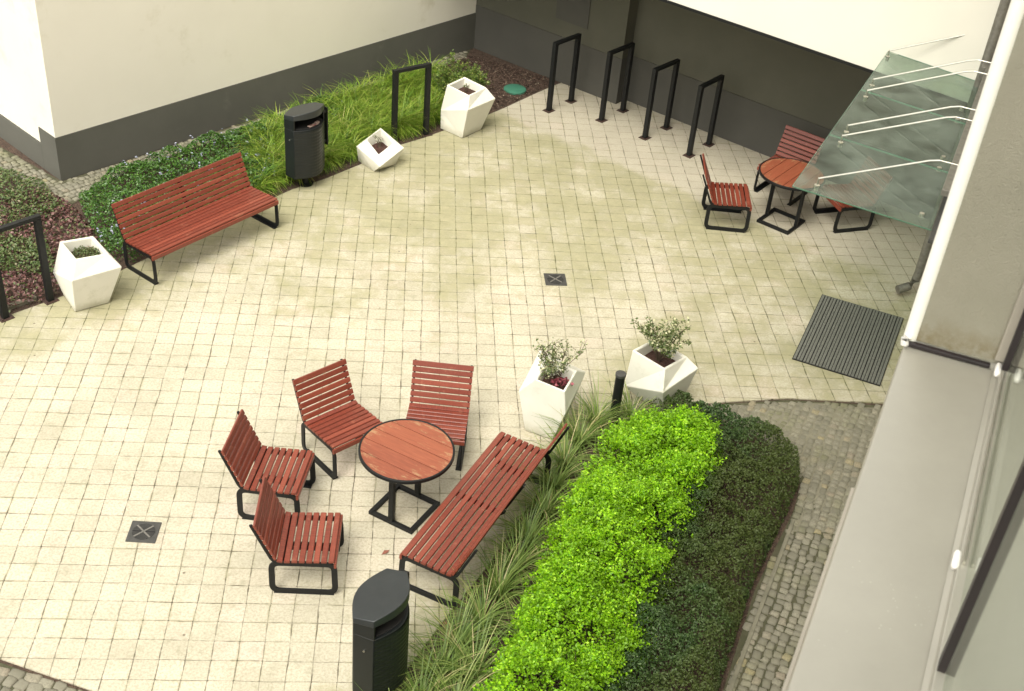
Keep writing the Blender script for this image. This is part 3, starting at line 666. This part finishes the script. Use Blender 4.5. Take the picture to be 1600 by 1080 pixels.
def make_table(label, group):
    r = thing('round_table', label, 'table', group=group)
    Rr = .405; mb = MB(); e5 = [-.405, -.243, -.081, .081, .243, .405]
    for a, b_ in zip(e5, e5[1:]):
        a_, b2 = a + .0035, b_ - .0035; up = []; dn = []
        for k in range(15):
            y = a_ + (b2 - a_) * k / 14; x = math.sqrt(max(Rr * Rr - y * y, 0)); up.append((x, y)); dn.append((-x, y))
        mb.prism(up + dn[::-1], .700, .722)
    mb.build('table_top', M['tabletop'], r, .0015)
    mb = MB(); n = 64; ro, ri = .424, .405
    vs = []
    for k in range(n):
        c, s_ = math.cos(k * 2 * math.pi / n), math.sin(k * 2 * math.pi / n); vs += [(c * ro, s_ * ro, .690), (c * ro, s_ * ro, .725), (c * ri, s_ * ri, .725), (c * ri, s_ * ri, .690)]
    mb.add(vs, [(4 * k + i, 4 * k + (i + 1) % 4, 4 * ((k + 1) % n) + (i + 1) % 4, 4 * ((k + 1) % n) + i) for k in range(n) for i in range(4)])
    mb.build('rim', M['metal'], r, .003, True)
    mb = MB(); h = .235
    for sx in (-1, 1): mb.box((sx * (h - .02), 0, .019), (.042, 2 * h, .038))
    for sy in (-1, 1): mb.box((0, sy * (h - .02), .0185), (2 * h - .084, .042, .036))
    mb.build('base_frame', M['metal'], r, .004)
    for sy in (-1, 1):
        mb = MB(); mb.box((0, sy * (h - .022), .352), (.052, .040, .628)); mb.build('post', M['metal'], r, .004)
    mb = MB(); mb.box((0, 0, .6780), (.06, 2 * h, .024)); mb.box((0, 0, .6782), (.6, .05, .022)); mb.build('under_brace', M['metal'], r)
    return r
tb = make_table('near round table of worn red boards on a black square frame, between the chairs', 'round slatted tables')
tb.location = (.033, 8.355, 0); tb.rotation_euler.z = R(-32.8)
dup(tb, (4.815, 13.96, 0), R(48.6), 'far round red table half covered by the glass canopy, near the grey wall')

# ------------------------------------------------------------------ bike racks
def make_rack(label, group):
    r = thing('bike_rack', label, 'bike rack', group=group); h = 1.07; L = .26
    for s_ in (-1, 1):
        mb = MB(); mb.box((s_ * L, 0, (h - .045) / 2 + .004), (.070, .060, h - .053)); p = mb.build('post', M['metal'], r, .004)
        mb = MB(); mb.box((s_ * L, 0, .004), (.15, .13, .008))
        for a in (-.055, .055): mb.tube([(s_ * L + a, .045, .006), (s_ * L + a, .045, .02)], .009, 6)
        mb.build('base_plate', M['rust_plate'], p, .001)
    mb = MB(); mb.box((0, 0, h - .0225), (2 * L + .07, .060, .045)); mb.build('top_bar', M['metal'], r, .004)
    return r
gr = 'black bike racks standing round the courtyard'
r0 = None
for i, ((x0, y0), (x1, y1), lab) in enumerate((((1.97, 16.98), (2.34, 17.36), 'leftmost of the four black bike racks by the dark wall'),
        ((2.74, 16.75), (3.10, 17.12), 'second from the left of the four black bike racks by the dark wall'),
        ((3.33, 16.25), (3.68, 16.60), 'third from the left of the four black bike racks by the dark wall'),
        ((3.89, 15.75), (4.24, 16.13), 'black bike rack by the dark wall, nearest the red chairs of the far table'),
        ((-.26, 15.72), (.13, 15.97), 'black bike rack in the tall grass between the two white planters'),
        ((-3.89, 11.50), (-4.27, 11.14), 'black bike rack at the left edge of the photo beside the red-brown creeper'))):
    loc = ((x0 + x1) / 2, (y0 + y1) / 2, 0); a = math.atan2(y1 - y0, x1 - x0)
    if r0 is None: r0 = make_rack(lab, gr); r0.location = loc; r0.rotation_euler.z = a
    else: dup(r0, loc, a, lab)

# ------------------------------------------------------------------ litter bins
def make_bin(label, group):
    r = thing('litter_bin', label, 'bin', group=group)
    def outl(k=1.0, n=14):
        p = []
        for i in range(n + 1):
            q = i / n; x = -.275 + .55 * q; p.append((x * k, (-.085 - .125 * math.sin(q * math.pi)) * k))
        for i in range(n + 1):
            q = i / n; x = .275 - .55 * q; p.append((x * k, (.085 + .105 * math.sin(q * math.pi)) * k))
        return p
    mb = MB(); mb.prism(outl(.97), .19, .86)
    mb.build('body', M['binmetal'], r, .004, True)
    mb = MB()                                             # ribbed front skin
    n = 14; zs = []; nz = 30
    for k in range(nz + 1):
        z = .20 + (.845 - .20) * k / nz; zs.append((z, .006 if k % 2 else 0))
    vs = []
    for z, o_ in zs:
        for i in range(n + 1):
            q = i / n; vs.append((-.262 + .524 * q, -.088 - .125 * math.sin(q * math.pi) - o_ * .55, z))
    mb.add(vs, [(k * (n + 1) + i, k * (n + 1) + i + 1, (k + 1) * (n + 1) + i + 1, (k + 1) * (n + 1) + i) for k in range(nz) for i in range(n)])
    mb.build('ribbed_front', M['binmetal'], r)
    ob = outl(.97); bk = [p for p in ob if p[1] > -.09]
    mb = MB(); bo = [p for p in outl(.97) if p[1] > 0]; bi = [(p[0] * .93, p[1] * .9) for p in bo]
    mb.prism([(.2665, -.086)] + bo + [(-.2665, -.086)] + [(-.25, -.086)] + bi[::-1] + [(.25, -.086)], .861, .997); mb.build('back_shell', M['binmetal'], r)
    mb = MB(); mb.prism([(p[0] * .9, p[1] * .88) for p in outl(.97)], .861, .868); mb.build('liner', M['black'], r)
    mb = MB(); mb.prism(outl(.985), lambda p: .985 - p[1] * .12, lambda p: 1.045 - p[1] * .22 + .012 * math.cos(p[0] * 5)); hd = mb.build('hood', M['hood'], r, .006, True)
    mb = MB(); mb.tube([(0, 0, .008), (0, 0, .192)], .038, 16); mb.tube([(0, 0, .001), (0, 0, .010)], .10, 20); mb.build('foot', M['metal'], r, smooth_=True)
    mb = MB(); mb.box((.345, -.03, .72), (.018, .075, .52)); mb.box((.305, -.03, .93), (.08, .05, .03)); mb.box((.305, -.03, .52), (.08, .05, .03)); mb.build('side_bracket', M['metal'], r, .003)
    mb = MB(); mb.tube([(-.268, -.01, .72), (-.279, -.01, .72)], .008, 10); mb.build('lock', M['steel'], r)
    return r, mb
bn1, _ = make_bin('dark graphite litter bin in the foreground, cut by the bottom edge of the photo', 'dark litter bins')
bn1.location = (-.125, 6.30, 0.05); bn1.rotation_euler.z = R(65.5)
b2 = dup(bn1, (-1.385, 14.40, .0), R(50), 'dark litter bin between the red bench and the tall grass')
# what lies on the rim of the far bin
mb = MB(); mb.box((.02, -.13, .872), (.16, .05, .02)); mb.box((.10, -.12, .878), (.07, .04, .025))
rb = mb.build('rubbish', M['redbag'], bevel=.008); rb.location = b2.location; rb.rotation_euler = b2.rotation_euler; tag(rb, 'crumpled red and pale rubbish in the slot of the far litter bin', 'rubbish')

# bollard
r = thing('bollard', 'short black round bollard between the grasses and lime hedge', 'bollard', (2.11, 9.70, 0))
mb = MB(); mb.tube([(0, 0, 0), (0, 0, .60)], .048, 20); mb.build('post', M['metal'], r, .002, True)
mb = MB(); mb.tube([(0, 0, .598), (0, 0, .632)], .054, 20); mb.build('cap', M['iron'], r, .004, True)

# drains and lid
def make_drain(label):
    r = thing('drain_cover', label, 'drain cover', group='square iron drain covers in the paving'); a = .128
    mb = MB(); mb.box((0, 0, .0035), (2 * a, 2 * a, .009)); mb.build('frame', M['iron'], r, .002)
    mb = MB(); mb.tube([(0, 0, .0082), (0, 0, .0095)], .098, 28); g = mb.build('grate_well', M['black'], r)
    mb = MB()
    for i in range(-6, 7):
        if i == 0: continue
        y = i * .0145; x = math.sqrt(max(.096 ** 2 - y * y, 0)); mb.box((0, y, .0105), (2 * x, .006, .003))
    mb.build('slot_bars', M['iron'], r)
    mb = MB()
    for an in (45, 135): mb.box((0, 0, .0125), (.196, .014, .005), ((math.cos(R(an)), math.sin(R(an)), 0), (-math.sin(R(an)), math.cos(R(an)), 0), (0, 0, 1)))
    mb.build('cross_rib', M['ironlight'], r); return r
d0 = make_drain('square iron drain cover in the slabs at lower left, left of the near chairs'); d0.location = (-2.23, 7.985, 0); d0.rotation_euler.z = R(-3)
dup(d0, (1.72, 12.34, 0), R(2), 'square iron drain cover in the middle of the paving')
mb = MB(); mb.tube([(0, 0, -.005), (0, 0, .02), (0, 0, .032)], [.175, .172, .15], 28)
o = mb.build('manhole_lid', M['lid'], smooth_=True); o.location = (1.50, 17.66, 0); tag(o, 'round green plastic lid in the mulch by the paving edge', 'lid')
# concrete edging
for (a, b_), lab in ((((-4.55, 11.03), (-4.02, 11.50)), 'pale concrete edging stone at the foot of the left bike rack'), ):
    A, B = Vector((*a, 0)), Vector((*b_, 0)); u = (B - A).normalized(); nn = Vector((-u.y, u.x, 0))
    o = MB().box((A + B) / 2 + nn * .05 + Vector((0, 0, .005)), ((B - A).length, .055, .05), (u, nn, (0, 0, 1))).build('edging_stone', M['kerb'], bevel=.004); tag(o, lab, 'edging stone')
A, B = Vector((3.66, 8.33, 0)), Vector((2.3, 5.6, 0)); u = (B - A).normalized(); nn = Vector((-u.y, u.x, 0))
o = MB().box((A + B) / 2 + Vector((0, 0, .004)), ((B - A).length, .035, .026), (u, nn, (0, 0, 1))).build('kerb_strip', M['kerb'], bevel=.004); o['kind'] = 'structure'

# ------------------------------------------------------------------ planters: faceted, each cast with its own lean
PL = {'L': [-3.519, 11.551, -0.222, 0.187, 0.279, 0.057, -0.007, 0.391, 0.184, 0.053, 0.001, 0.664, 0.064, 0.090, 0.192, -0.290, -0.172, -0.000],
      'Q': [2.667, 10.013, -0.116, 0.119, 0.256, -0.079, -0.018, 0.381, 0.203, -0.126, 0.005, 0.661, 0.0, 0.134, 0.415, -0.265, -0.117, -0.056],
      'P': [1.402, 9.598, 0.33, 0.150, 0.254, 0.041, 0.101, 0.503, 0.158, 0.051, -0.013, 0.670, 0.0, -0.001, 0.009, 0.387, -0.023, 0.185],
      'N': [0.652, 16.215, 0.055, 0.208, 0.271, 0.081, -0.017, 0.396, 0.198, 0.047, -0.011, 0.668, -0.099, 0.050, 0.300, -0.247, -0.073, 0.057],
      'M': [-0.493, 15.063, -0.117, 0.177, 0.223, 0.043, -0.031, 0.256, 0.124, 0.035, -0.024, 0.335, 0.150, 0.077, -0.012, 0.402, -0.060, 0.610]}
PTOP = {}
def make_planter(key, label):
    cx, cy, th, b, mm, mxx, my, h1, tt, tx, ty, h2, dm, dt, sa, sb, sc_, sd_ = PL[key]
    r = thing('faceted_planter', label, 'planter', (cx, cy, 0), group='white faceted concrete planters')
    def ring(s_, ox, oy, z, a, ga=0, gb=0):
        o_ = []
        for k in range(4):
            an = a + k * math.pi / 2; u, v = s_ * 1.414 * math.cos(an), s_ * 1.414 * math.sin(an); o_.append(Vector((ox + u, oy + v, z + ga * u + gb * v)))
        return o_
    B0 = ring(b, 0, 0, .004, th); Mr = ring(mm, mxx, my, h1, th + dm, sa, sb); T = ring(tt, tx, ty, h2, th + dt, sc_, sd_)
    c = sum(T, Vector()) / 4; flat = key == 'M'
    Ti = [c + (p - c) * (.86 if not flat else .97) - Vector((0, 0, .003)) for p in T]; low = [c + (p - c) * (.80 if not flat else .9) + Vector((0, 0, -.13 if not flat else -.12)) for p in T]
    for p in low: p.z = c.z + (p.z - c.z) * .4 - .07
    V = B0 + Mr + T + Ti + low; F = [(3, 2, 1, 0)]
    for lv in range(4):
        for k in range(4):
            q = (k + 1) % 4; a_, b_, c_, d_ = lv * 4 + k, lv * 4 + q, lv * 4 + 4 + q, lv * 4 + 4 + k
            if lv == 0: F += [(a_, b_, d_), (b_, c_, d_)]
            elif lv == 1: F += [(a_, b_, c_), (a_, c_, d_)]
            else: F.append((a_, b_, c_, d_))
    MB().add(V, F).build('body', M['planter'], r, .010)
    sp = [p + Vector((0, 0, .012)) for p in low]; mid = sum(sp, Vector()) / 4 + Vector((0, 0, .02)); MB().add(sp + [mid], [(k, (k + 1) % 4, 4) for k in range(4)]).build('soil', M['soil'], r)
    PTOP[key] = Vector((cx, cy, 0)) + mid; return r
make_planter('L', 'white faceted planter with low creeping plants, beside the left bike rack')
make_planter('M', 'small tilted white planter with a wide square mouth, in front of the tall grass')
make_planter('N', 'white faceted planter near the back corner, right of the rack in the grass')
make_planter('P', 'white planter with a flowering shrub behind the end of the near bench')
make_planter('Q', 'white planter with a cream-leaved shrub, right of the bollard')

def bush(name, label, cat_, c, rx, ry, h, nst, nl, ls, mat, z0=0, lean=(0, 0), gaps=.35):
    r = thing(name, label, cat_, tuple(c)); mb = MB(); tips = []
    for i in range(nst):
        a = random.uniform(0, 2 * math.pi); q = random.uniform(.25, 1) ** .6; e_ = Vector((math.cos(a) * rx * q + lean[0], math.sin(a) * ry * q + lean[1], h * random.uniform(.55, 1.05) * (1.1 - .35 * q)))
        mid = e_ * .5 + Vector((random.uniform(-.02, .02), random.uniform(-.02, .02), .03)); pts = [Vector((random.uniform(-.015, .015), random.uniform(-.015, .015), -.03)), mid * .55, mid, e_]
        mb.tube(pts, [.006, .0045, .0035, .0018], 5)
        for j in range(3):
            b_ = pts[2].lerp(e_, random.uniform(0, .8)); e2 = b_ + Vector((random.uniform(-.09, .09), random.uniform(-.09, .09), random.uniform(.02, .10))) * (h / .35); mb.tube([b_, b_.lerp(e2, .5) + Vector((0, 0, .006)), e2], [.003, .002, .001], 4); tips.append((b_, e2))
        tips.append((mid, e_))
    mb.build('stems', M['twig'], r)
    C = []; Nn = []
    for i in range(nl):
        a, b_ = random.choice(tips); q = random.uniform(.15, 1.05); p = a.lerp(b_, q); C.append(p + Vector((random.gauss(0, ls * .45), random.gauss(0, ls * .45), random.gauss(0, ls * .45)))); Nn.append((random.gauss(0, .4), random.gauss(0, .4), 1))
    V, F = leaves(np.array([tuple(v) for v in C]), np.array(Nn), ls, ls * .55, .45); npmesh('foliage', V, F, mat, r); return r
bush('variegated_shrub', 'loose cream-leaved shrub growing in the planter right of the bollard', 'shrub', PTOP['Q'], .27, .25, .50, 17, 1200, .037, M['variegated'])
bp = bush('flowering_shrub', 'sparse upright shrub with cream leaves in the planter behind the near bench', 'shrub', PTOP['P'], .26, .22, .46, 17, 720, .031, M['variegated'])
V, F = leaves(np.c_[rng.normal(.03, .05, 60), rng.normal(-.06, .035, 60), rng.uniform(.02, .09, 60)], np.tile([0, 0, 1.0], (60, 1)), .035, .03, .6); npmesh('flowers', V, F, M['pinkleaf'], bp)
V, F = leaves(np.c_[rng.normal(-.03, .03, 140), rng.normal(.02, .03, 140), rng.uniform(.08, .18, 140)], np.tile([0, 0, 1.0], (140, 1)), .034, .026, .6); npmesh('white_blooms', V, F, M['whiteleaf'], bp)
bm_ = bush('silver_plant', 'small silvery sprig growing in the small tilted planter', 'plant', PTOP['M'], .10, .08, .17, 7, 130, .022, M['whiteleaf'], lean=(-.02, .05))
bush('seedling', 'few thin dark twigs growing in the planter near the back corner', 'plant', PTOP['N'], .08, .06, .12, 6, 60, .02, M['shrub'])
n_ = 900; P2 = rng.uniform(-.14, .14, (n_, 2)); V, F = leaves(np.c_[P2, rng.uniform(-.01, .03, n_)], np.tile([0, 0, 1.0], (n_, 1)), .02, .014, .7)
o = npmesh('creeping_plant', V, F, M['creeper']); o.location = PTOP['L']; o.rotation_euler.z = -.15; tag(o, 'low mossy creeping plant filling the planter by the left bike rack', 'plant')

# ------------------------------------------------------------------ hedge and ground cover
hedge = [(2.0, 9.30), (2.35, 9.48), (2.75, 9.48), (3.05, 9.20), (2.95, 8.70), (2.55, 8.05), (2.36, 7.6), (2.10, 7.05), (1.92, 6.55), (1.70, 6.15), (1.35, 5.2), (.30, 5.0), (.55, 5.75), (.88, 6.62), (1.15, 7.35), (1.35, 8.05), (1.68, 8.6), (1.85, 8.95)]
def hfun(P, poly, h, soft):
    d = edgedist(poly, P); b = np.clip(d / soft, 0, 1); return h * (1 - (1 - b) ** 2.2) ** .5
r = thing('lime_hedge', 'bright lime green leafy hedge with fresh spring foliage beside the near bench', 'hedge', (1.8, 7.5, 0))
ns = 10500; P2 = scatter(hedge, ns); hz = hfun(P2, hedge, .58, .34) * (.62 + .62 * vnoise(P2, 2.6, 1)) + (vnoise(P2, 7, 2) - .5) * .22
dep = rng.exponential(.035, ns); k = rng.random(ns) < 2.4 * vnoise(P2, 9, 4) * (.4 + .8 * vnoise(P2, 4, 9)) - .17
low = rng.random(ns) < .22; P2 = P2 + rng.normal(0, .045, P2.shape)
z = np.where(low, hz * rng.uniform(.2, .9, ns), hz - dep); z = np.clip(z, .03, None)
C = np.c_[P2, z][k]; ns = len(C)
nl = 13; ax = rng.normal(0, .65, (ns, 3)) + np.array([.35, 0, .8]); ax /= np.linalg.norm(ax, axis=1)[:, None]
L = rng.uniform(.03, .11, ns)
CC = np.repeat(C, nl, 0) + np.repeat(ax, nl, 0) * (np.tile(np.linspace(-.6, 1, nl), ns) * np.repeat(L, nl))[:, None] + rng.normal(0, .0125, (ns * nl, 3))
V, F = leaves(CC, np.repeat(ax, nl, 0) * .7 + [0, 0, .5], .027, .019, .6); o = npmesh('foliage', V, F, M['lime'], r); o.matrix_parent_inverse = Matrix.Translation(r.location).inverted()
mb = MB(); st = scatter(hedge, 420)
for x, y in st:
    h = .42 * min(1, edgedist(hedge, np.array([[x, y]]))[0] / .2 + .3); mb.tube([(x, y, 0), (x + random.uniform(-.05, .05), y + random.uniform(-.05, .05), h * .6), (x + random.uniform(-.1, .1), y + random.uniform(-.1, .1), h)], [.006, .004, .002], 4)
o = mb.build('stems', M['twig'], r); o.matrix_parent_inverse = Matrix.Translation(r.location).inverted()

cover = [(2.45, 9.90), (2.9, 9.86), (3.2, 9.76), (3.50, 9.56), (3.78, 9.22), (3.84, 8.85), (3.66, 8.5), (3.10, 7.50), (2.60, 6.40), (2.05, 5.1), (1.0, 5.1), (1.5, 6.4), (2.0, 7.4), (2.3, 8.1), (2.6, 8.8), (2.5, 9.4)]
def groundcover(name, poly, n, h, soft, ls, mat, label, seed, clump=3.0, jit=.55):
    P2 = scatter(poly, n); hz = hfun(P2, poly, h, soft) * (.55 + .8 * vnoise(P2, clump, seed)) + (vnoise(P2, clump * 3.5, seed + 1) - .5) * h * .55
    z = np.clip(hz - rng.exponential(h * .10, n), .004, None); V, F = leaves(np.c_[P2, z], np.tile([0, 0, 1.0], (n, 1)), ls, ls * .6, jit)
    o = npmesh(name, V, F, mat); tag(o, label, None, kind='stuff'); return o
groundcover('shrub_cover', cover, 70000, .32, .18, .026, M['darkleaf'], 'dark green low evergreen ground cover between the lime hedge and the cobbles', 11, 4.2, .75)
vin = [(-4.1, 13.72), (-3.72, 14.50), (-2.8, 15.38), (-2.1, 16.08), (-1.25, 16.9), (-.9, 16.4), (-1.5, 15.3), (-1.75, 14.3), (-2.1, 13.75), (-2.6, 13.05), (-3.15, 12.35), (-3.45, 12.3), (-3.75, 12.9)]
groundcover('periwinkle', vin, 26000, .17, .12, .036, M['vinca'], 'glossy green periwinkle ground cover behind the long bench', 21)
P2 = scatter(vin, 170); k = vnoise(P2, 1.6, 8) > .42; P2 = P2[k]; V, F = cat([leaves(np.c_[P2 + rng.normal(0, .008, P2.shape), np.full(len(P2), .17) + rng.normal(0, .02, len(P2))], np.tile([0, 0, 1.0], (len(P2), 1)), .034, .024, .3) for _ in range(3)])
tag(npmesh('periwinkle_flowers', V, F, M['flower']), 'small pale lilac flowers dotted over the periwinkle behind the bench', None, kind='stuff')
red = [(-4.15, 13.55), (-3.75, 13.0), (-3.45, 12.35), (-3.25, 12.2), (-3.62, 11.8), (-3.95, 11.5), (-4.4, 11.15), (-4.9, 10.65), (-7.0, 9.0), (-7.5, 12.5), (-5.6, 13.3), (-4.6, 13.9)]
groundcover('red_creeper', red, 21000, .10, .10, .046, M['redleaf'], 'red-brown and pink leaved creeper in the bed at the left edge', 31, 2.2)
grn = [(-4.55, 13.98), (-4.15, 13.35), (-4.6, 12.7), (-5.4, 12.3), (-7.5, 11.8), (-8.0, 15.5), (-6.5, 15.0), (-5.3, 14.4)]
groundcover('green_creeper', grn, 16000, .16, .14, .040, M['creeper'], 'mid green creeper covering the bed in front of the cobbles, at the left edge', 41, 1.7)
P2 = scatter([(-5.4, 12.6), (-4.2, 12.6), (-3.9, 11.9), (-5.2, 11.9)], 2500); V, F = leaves(np.c_[P2, .08 + rng.uniform(0, .07, len(P2))], np.tile([0, 0, 1.0], (len(P2), 1)), .04, .024, .6)
tag(npmesh('green_creeper', V, F, M['creeper']), 'green patch of creeper showing through the left bike rack', None, kind='stuff')

def tuft(c, n, L, spread, Wd_, lean=(.5, 1.5), bias=None):
    a = rng.uniform(0, 2 * math.pi, n) if bias is None else rng.normal(bias, 1.3, n)
    rr = spread * np.sqrt(rng.random(n)) * .35; b = np.c_[c[0] + rr * np.cos(a), c[1] + rr * np.sin(a), np.zeros(n)]
    return blades(b, L * rng.uniform(.55, 1.15, n), Wd_ * rng.uniform(.7, 1.2, n), rng.uniform(lean[0], lean[1], n), a + rng.normal(0, .4, n))
lush = [(-2.0, 14.0), (-1.6, 14.5), (-1.2, 14.9), (-.8, 15.3), (-.3, 15.95), (.05, 16.22), (.40, 16.5), (.75, 16.8), (.6, 17.6), (.2, 18.15), (-.5, 17.5), (-1.3, 16.7), (-2.0, 15.9), (-2.2, 15.3), (-1.95, 14.8)]
cs = scatter(lush, 190); parts = [tuft(c, 115, .42, .12, .0125, (.6, 1.75), bias=-1.0) for c in cs]
V, F = cat(parts); tag(npmesh('tall_grass', V, F, M['lushgrass']), 'dense arching green ornamental grass in the bed behind the bin and planters', None, kind='stuff')
gsed = 'olive sedge clumps between the near bench and the lime hedge'
sed = [((2.28, 9.72), 'olive sedge clump right of the bollard foot, against the cream-leaved shrub planter'), ((1.92, 9.60), 'olive sedge clump left of the bollard foot'), ((1.72, 9.32), 'sedge clump just right of the planter behind the bench'), ((1.55, 9.00), 'sedge clump behind the far end of the near bench'),
       ((1.42, 8.66), 'sedge clump beside the far leg of the near bench'), ((1.30, 8.30), 'sedge clump third along behind the back of the near bench'), ((1.14, 7.95), 'sedge clump behind the middle of the near bench'), ((1.02, 7.62), 'sedge clump behind the bench middle, against the lime hedge'),
       ((.86, 7.30), 'sedge clump near the camera end of the near bench'), ((.70, 6.98), 'sedge clump beside the near leg of the bench'), ((.50, 6.70), 'pale sedge clump right of the foot of the near bench'), ((.36, 6.42), 'large sedge clump between the bench foot and the dark bin'),
       ((.20, 6.14), 'sedge clump right of the foreground bin'), ((.46, 6.10), 'sedge clump between the foreground bin and the lime hedge'), ((.02, 5.80), 'sedge clump at the bottom edge, at the foot of the foreground bin'), ((.62, 6.42), 'sedge clump pressed against the lime hedge near the bottom edge')]
for (c, lab) in sed:
    V, F = tuft((0, 0), 150, .52, .16, .0105, (.5, 1.7), bias=None); o = npmesh('sedge_clump', V, F, M['sedge']); o.location = (c[0], c[1], 0); tag(o, lab, 'grass clump', gsed)
bush('corner_shrub', 'low yellow green shrub in the mulch at the back corner', 'shrub', (.62, 17.05, 0), .44, .36, .66, 34, 4200, .038, M['shrub'])
# bark and leaf litter
mul = [(-.2, 17.9), (.85, 18.9), (2.2, 18.1), (1.9, 17.75), (1.3, 17.05), (.7, 16.6)]
P2 = scatter(mul, 5000); V, F = leaves(np.c_[P2, rng.uniform(-.008, .012, len(P2))], np.tile([0, 0, 1.0], (len(P2), 1)), .035, .018, .35)
tag(npmesh('bark_mulch', V, F, leafmat('bark_chips', [(0, (.03, .016, .012)), (.6, (.085, .05, .036)), (.93, (.13, .085, .06)), (1, (.28, .24, .17))], .9, 0)), 'brown bark mulch in the back corner', None, kind='stuff')
for i, (x, y, a) in enumerate(((.40, 7.0, .6), (-.12, 7.80, 1.2))):
    V, F = leaves(np.zeros((1, 3)), np.array([[0, 0, 1.0]]), .07, .04, .1); o = npmesh('fallen_leaf', V, F, M['deadleaf']); o.location = (x, y, .012); o.rotation_euler.z = a
    tag(o, ('dry red leaf on the slabs by the near bench foot', 'small dry leaf on the slabs between table and foreground bin')[i], 'leaf')

cy = S.cycles; cy.use_denoising = True; cy.max_bounces = 8; cy.transparent_max_bounces = 12
